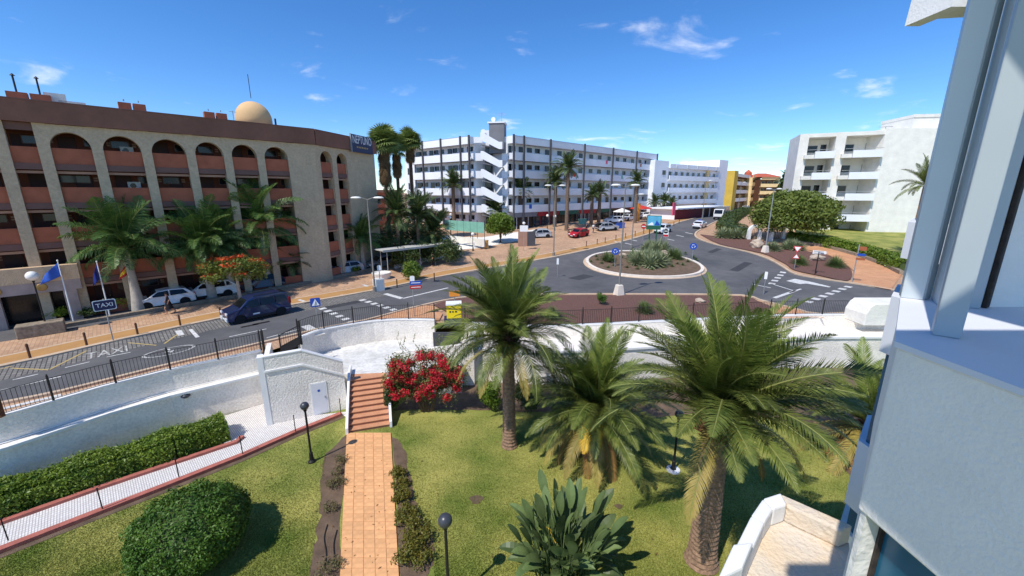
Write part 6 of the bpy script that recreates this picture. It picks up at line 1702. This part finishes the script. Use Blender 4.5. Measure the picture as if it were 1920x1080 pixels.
# bus shelter: flat roof on thin posts
a, b = Vector(GT(735, 505)), Vector(GT(830, 492)); a = Vector(GT(722, 512)); b = Vector(GT(836, 489)); d = b - a; L = d.length
sh = thing('bus_shelter', 'long bus shelter with thin flat roof on slender posts', 'bus shelter', (a.x, a.y, T(a.y)), math.atan2(d.y, d.x))
MB().box(-.6, -1.1, 2.75, L + .5, 1.1, 2.87).build('roof', 'shelter', sh); MB().box(-.62, -1.12, 2.66, L + .52, -1.05, 2.9).build('roof_edge', 'galvanised', sh)
for i in range(5):
    for s in (-.8, .8): MB().tube([(L * i / 4, s, -.1), (L * i / 4, s, 2.75)], .04, 6).build('post', 'shelter', sh)
MB().box(L * .25, .3, .4, L * .6, .75, .5).build('bench', 'bconcrete', sh); MB().box(L * .28, .4, 0, L * .33, .65, .4).build('bench_leg', 'bconcrete', sh); MB().box(L * .53, .4, 0, L * .57, .65, .4).build('bench_leg', 'bconcrete', sh)
x, y = GT(716, 522); tag(MB().lathe([(.9, 0), (1.05, .6), (1.05, .7), (.9, .7), (.85, .6), (.02, .6)], 20).build('round_planter', 'bconcrete', None, (x, y, 0), smooth=False), 'round concrete planter between lamp post and bus shelter', 'planter')
o = post_sign('bus_stop_sign', 'slim white bus stop post with small plate', 714, 545, 2.6, [('plate', rsq(0, 2.3, .35, .5, -.05, -.03), 'sign_white')])
# flags
def flag(label, u, v, h, m, m2, drop, w, px2=None):
    x, y = GT(u, v); o = thing('flagpole', label, 'flag', (x, y, 0), R(45))
    MB().tube([(0, 0, 0), (0, 0, h)], [.05, .03], 8).lathe([(.05, h), (.05, h + .06), (.01, h + .1)], 8).build('pole', 'sign_white', o)
    mb = MB(); nx, nz = 12, 14; ft = h - .15
    for j in range(nz + 1):
        for i in range(nx + 1):
            s, q = i / nx, j / nz
            mb.v.append((-(.04 + s * w * (.55 + .3 * q)), .12 * math.sin(s * 7 + q * 2) * (s + .2), ft - q * drop * .75 - s * drop * .55 * (1 - .3 * q)))
    for j in range(nz):
        for i in range(nx):
            p = j * (nx + 1) + i; mb.f.append((p, p + 1, p + nx + 2, p + nx + 1)); mb.m.append(1 if m2 and nz // 4 < j < nz * 3 // 4 else 0)
    k = mb.build('flag', [m, m2 or m], o, smooth=True); sd = k.modifiers.new('thickness', 'SOLIDIFY'); sd.thickness = .006
flag('light blue flag drooping from a white pole by the entrance canopy', 138, 602, 4.6, 'flag_blue', None, 1.3, 1.3)
flag('dark blue flag hanging on the pole behind the taxi sign', 206, 592, 4.3, 'flag_navy', None, 1.5, .55)
flag('red and yellow flag hanging on the pole before the swollen palm', 260, 583, 4.2, 'flag_red', 'flag_yellow', 1.2, .8)
# yellow parcel box behind the wall
x, y = G(850, 612, .1); yb_ = thing('parcel_box', 'yellow street box with white lid on a dark blue base behind the wall', 'box', (x - .1, y + .55, .08), R(8))
MB().box(-.62, -.4, 0, .62, .4, .55).build('base', 'bin_blue', yb_); MB().box(-.42, -.38, .551, .62, .38, 1.55).build('body', 'bin_yellow', yb_, bevel=.02); MB().box(-.46, -.42, 1.551, .66, .42, 1.66).build('lid', 'sign_white', yb_)
for i, w in enumerate((.12, .1, .14)): MB().box(-.22 + i * .2, -.39, 1.0, -.22 + i * .2 + w, -.381, 1.12).build('lettering_mark', 'plastic_black', yb_)
x, y = G(842, 632, .0); pz_ = MB().box(-1.1, -.06, -.9, .75, .06, .28).build('gap_panel', 'bdark', None, (x, y + .15, 0)); tag(pz_, 'dark panel filling the wall gap below the yellow box', 'gate')  # dark panel added to fill the gap in the wall
x, y = GT(852, 573); o = post_sign('warning_sign', 'small orange panel behind the tall palm crown', 853, 576, 1.5, [('panel', rsq(0, 1.2, .9, .5, -.05, -.03), 'orange_sign')])
x, y = G(14, 778, .25); o = tag(MB().box(-.09, -.09, 0, .09, .09, 1.9).build('rusty_post', 'boots', None, (x - .15, y - .1, .22)), 'thick rusty post at the left end of the straight fence', 'post')
# market stall cloth and clutter on the plaza
for i, (u, v, m) in enumerate([(1092, 420, 'net_green'), (1163, 428, 'flag_blue')]):
    x, y = GT(u, v); tag(MB().box(-.9, -.25, 0, .9, .25, 1.0).box(-1.0, -.3, 1.0, 1.0, .3, 1.06).build('counter', m, None, (x, y, T(y) + .02), R(30)), 'green counter before the shops' if i == 0 else 'light blue counter beside the silver estate', 'counter')

# ------------------------------------------------------------------ people
def person(label, u, v, hd, top_m, leg_m, walk=.35, skirt=False, arm=.2, loc=None, sc=1.0):
    x, y = loc or GT(u, v); t = thing('person', label, 'person', (x, y, T(y) + .01), hd); t.scale = (sc, sc, sc)
    s = walk
    J = {'pel': (0, 0, .95), 'wai': (0, 0, 1.1), 'che': (.02, 0, 1.35), 'nec': (.02, 0, 1.5), 'hea': (.04, 0, 1.6), 'top': (.04, 0, 1.72),
         'hl': (0, .09, .9), 'kl': (s * .45 + .05, .1, .5), 'al': (s * .5 - .05, .1, .08), 'tl': (s * .5 + .14, .1, .03), 'hr': (0, -.09, .9), 'kr': (-s * .25 + .05, -.1, .5), 'ar': (-s * .9, -.1, .1), 'tr': (-s * .9 + .17, -.1, .03),
         'sl': (0, .17, 1.42), 'el': (-arm * .4, .24, 1.15), 'wl': (arm * .2, .25, .92), 'fl': (arm * .3, .25, .82), 'sr': (0, -.17, 1.42), 'er': (-.02, -.24, 1.15), 'wr': (arm, -.24, .95), 'fr': (arm * 1.3, -.23, .86)}
    Rd = dict(pel=(.15, .11), wai=(.13, .1), che=(.15, .11), nec=(.055, .055), hea=(.085, .1), top=(.06, .07), hl=(.09, .09), kl=(.06, .06), al=(.042, .042), tl=(.045, .03), hr=(.09, .09), kr=(.06, .06), ar=(.042, .042), tr=(.045, .03),
              sl=(.065, .065), el=(.045, .045), wl=(.034, .034), fl=(.035, .02), sr=(.065, .065), er=(.045, .045), wr=(.034, .034), fr=(.035, .02))
    E_ = [('pel', 'wai'), ('wai', 'che'), ('che', 'nec'), ('nec', 'hea'), ('hea', 'top'), ('pel', 'hl'), ('hl', 'kl'), ('kl', 'al'), ('al', 'tl'), ('pel', 'hr'), ('hr', 'kr'), ('kr', 'ar'), ('ar', 'tr'), ('che', 'sl'), ('sl', 'el'), ('el', 'wl'), ('wl', 'fl'), ('che', 'sr'), ('sr', 'er'), ('er', 'wr'), ('wr', 'fr')]
    def skin(name, keys, grow, m):
        ks = [k for k in J if k in keys]; bm = bmesh.new(); lay = bm.verts.layers.skin.verify(); vs = {}
        for k in ks:
            v_ = bm.verts.new(J[k]); v_[lay].radius = (Rd[k][0] + grow, Rd[k][1] + grow); vs[k] = v_
            if k == ks[0]: v_[lay].use_root = True
        for a, b in E_:
            if a in vs and b in vs: bm.edges.new((vs[a], vs[b]))
        me = bpy.data.meshes.new(name); bm.to_mesh(me); bm.free(); me.materials.append(M[m]); o = obj(name, me, t)
        o.modifiers.new('skin', 'SKIN'); sb = o.modifiers.new('sub', 'SUBSURF'); sb.levels = sb.render_levels = 1
    skin('body', list(J), 0, 'skin')
    skin('top', ['pel', 'wai', 'che', 'sl', 'sr', 'el', 'er'], .018, top_m)
    if skirt: MB().lathe([(.15, .0), (.2, -.2), (.27, -.45), (.3, -.62)], 12, (0, 0, 1.05)).build('skirt', leg_m, t)
    else: skin('trousers', ['pel', 'hl', 'kl', 'al', 'hr', 'kr', 'ar'], .02, leg_m)
    hb = MB(); ellip(hb, (.02, 0, 1.655), (.105, .095, .115), 10, 7); hb.build('hair', 'hair', t)
    return t
p_ = person('person in a black dress walking along the brick sidewalk with a bag', 319, 588, HR + PI, 'cloth_black', 'cloth_black', .45, True)
person('person in dark clothes standing under the end of the bus shelter', 811, 499, R(200), 'cloth_black', 'cloth_black', .12)
person('person in black standing beside the red car', 1066, 444, R(180), 'cloth_black', 'cloth_black', .1)
person('person in white bending by the open tailgate', 1112, 437, R(20), 'cloth_white', 'cloth_blue', .2, arm=.45)
person('person in blue standing near the plaza shops', 1100, 432, R(160), 'cloth_blue', 'cloth_black', .15)
for i, (u, v) in enumerate([(1320, 404), (1310, 403), (1333, 403)]):
    person('distant pedestrian on the sidewalk before the pavilion', u, v, R(40 * i), 'cloth_black', 'cloth_blue', .2)['group'] = 'distant pedestrians by the pavilion'

# ------------------------------------------------------------------ the building we look out of
nb = thing('balcony_bay', 'near grey rendered window bay with aluminium posts and teal glass below', 'building', (2.1, 1.9, 4.0))
ox, oy, oz = 2.1, 1.9, 4.0
def NB(mb, name, m, **k):
    mb.v = [(a - ox, b - oy, c - oz) for a, b, c in mb.v]; return mb.build(name, m, nb, **k)
zs = H - .75
cor = G(1684, 640, zs); far_c = G(1693, 557, zs)
bay = [(2.12, -1.2), cor, far_c, (4.5, 2.66), (4.5, -1.2)]
NB(MB().prism([(2.14, -1.2), cor, far_c, (2.90, far_c[1]), (2.34, 1.80), (2.4, -1.2)], zs - 1.03, zs - .03), 'parapet', 'grey_plaster', bevel=.015)
NB(MB().prism([(2.12, -1.2), (cor[0] - .015, cor[1] + .002), (far_c[0] - .008, far_c[1] + .01), (4.5, far_c[1] + .01), (4.5, -1.2)], zs - .029, zs), 'sill', 'sill_tile')
def post(px0, px1, z1=H + 3.0, dep=.09, m='frame_metal', z0=None, name='post'):
    a, b = Vector(G(*px0, zs)), Vector(G(*px1, zs)); t = (b - a).normalized(); n = Vector((-t.y, t.x))
    if n.dot(a) < 0: n = -n
    NB(MB().prism([tuple(a), tuple(b), tuple(b + n * dep), tuple(a + n * dep)], zs + .001, z1), name, m, bevel=.006)
post((1688, 558), (1731, 563), m='frame_lit', dep=.1); post((1733, 563), (1744, 561), m='frame_metal', dep=.08)
post((1747, 628), (1801, 637), m='frame_metal', dep=.10); post((1744, 560), (1757, 572), m='frame_lit', dep=.05)
post((1806, 577), (1838, 580), m='frame_metal', dep=.06); post((1838, 577), (1850, 579), m='dark_gap', dep=.06)
wa_ = Vector(G(1853, 576, zs)); NB(MB().box(wa_.x, wa_.y, zs + .001, 4.5, wa_.y + .2, H + 3.0), 'inner_wall', 'grey_plaster')
NB(MB().prism([(2.30, 1.2), (2.34, 1.62), (2.9, 1.62), (2.9, 1.2)], zs + .001, zs + .012), 'sill_tile', 'sill_tile')
# lower storey: teal glazing in dark reveal, pale jamb
z1 = zs - 1.03
NB(MB().box(2.125, -1.2, z1 - 2.0, 2.15, .92, z1 - .002), 'glazing', 'teal_panel'); NB(MB().box(2.125, .95, z1 - 2.0, 2.15, 1.888, z1 - .002), 'glazing', 'teal_panel')
NB(MB().box(2.11, .92, z1 - 2.0, 2.145, .95, z1 - .002), 'glazing_bar', 'galvanised'); NB(MB().box(2.10, 1.89, z1 - 2.0, 2.30, 1.905, z1 - .002), 'reveal', 'dark_gap')
NB(MB().prism([(cor[0] + .015, 1.907), (cor[0] + .02, cor[1]), (far_c[0] + .03, far_c[1] - .02), (2.9, far_c[1] - .02), (2.36, 1.907)], z1 - 5.5, z1 - .002), 'jamb', 'bconcrete')
NB(MB().box(2.42, -1.2, z1 - 5.5, 4.5, 1.8, z1 - .01), 'core_wall', 'grey_plaster')
NB(MB().prism([(-.15, -1.6), (4.5, -1.6), (4.5, 2.3), (1.25, 2.3), (1.25, .2), (-.15, .2)], H + 2.75, H + 3.0), 'overhead_shade_slab', 'grey_plaster')  # unseen slab overhead, outline shaped to shade the bay but not the trough
# cantilevered concrete trough below
zt = 5.3
P = lambda u, v, z=zt: G(u, v, z)
outer = [P(1340, 1110), P(1372, 1040), P(1408, 968), P(1430, 936), P(1464, 925), P(1600, 985), P(1612, 1110)]
tw_ = thing('concrete_trough', 'weathered white concrete trough projecting from the building over the lawn', 'concrete trough', (outer[0][0], outer[0][1], zt - .5))
lo = [(x - outer[0][0], y - outer[0][1]) for x, y in outer]
MB().prism(lo, 0, .22).build('floor', 'stained_concrete', tw_)
cen = Vector((sum(p[0] for p in lo) / 7 + .25, sum(p[1] for p in lo) / 7 - .15))
inn = [tuple(Vector(p).lerp(cen, .26)) for p in lo]
mb = MB()
for i in range(4): mb.prism([lo[i], lo[i + 1], inn[i + 1], inn[i]], .221, .52 if i != 0 else .66)
mb.build('rim', 'smooth_white', tw_, bevel=.03)
MB().prism([lo[4], lo[5], inn[5], inn[4]], .221, .50).build('rim', 'stained_concrete', tw_, bevel=.03)
# next bay further along the stepped facade
b2_ = thing('balcony_bay', 'farther stepped window bay with white parapets and teal panels', 'building', (5.53, 5.57, GZ))
def BB(mb, name, m): 
    mb.v = [(a - 5.6, b - 5.57, c - GZ) for a, b, c in mb.v]; return mb.build(name, m, b2_)
fp = [(5.55, 3.2), (5.53, 5.57), (6.30, 6.3), (9, 6.3), (9, 3.2)]; fi_ = [(5.63, 3.25), (5.61, 5.53), (6.33, 6.2), (9, 6.2), (9, 3.25)]
for a, b, m in [(GZ, 1.0, 'grey_plaster'), (1.0, 2.6, 'teal_panel'), (2.6, 4.1, 'grey_plaster'), (4.1, 4.55, 'teal_panel'), (4.55, 5.7, 'sill_tile'), (5.7, 7.2, 'teal_panel'), (7.2, 8.05, 'sill_tile'), (8.05, 8.6, 'teal_panel'), (8.6, 9.1, 'sill_tile'), (9.1, 12.0, 'frame_metal')]:
    BB(MB().prism(fp if m in ('grey_plaster', 'sill_tile') else fi_, a + .001, b - .001), 'parapet' if m in ('sill_tile', 'grey_plaster') else 'glazing', m)
bmz = MB().plate([(x + .26, z + .04) for x, z in [(5.22, 11.68), (5.42, 11.68), (5.45, 11.76), (6.2, 11.80), (6.2, 12.4), (5.55, 12.4), (5.25, 12.1)]], 5.6, 6.2)
BB(bmz, 'beam_end', 'smooth_white')
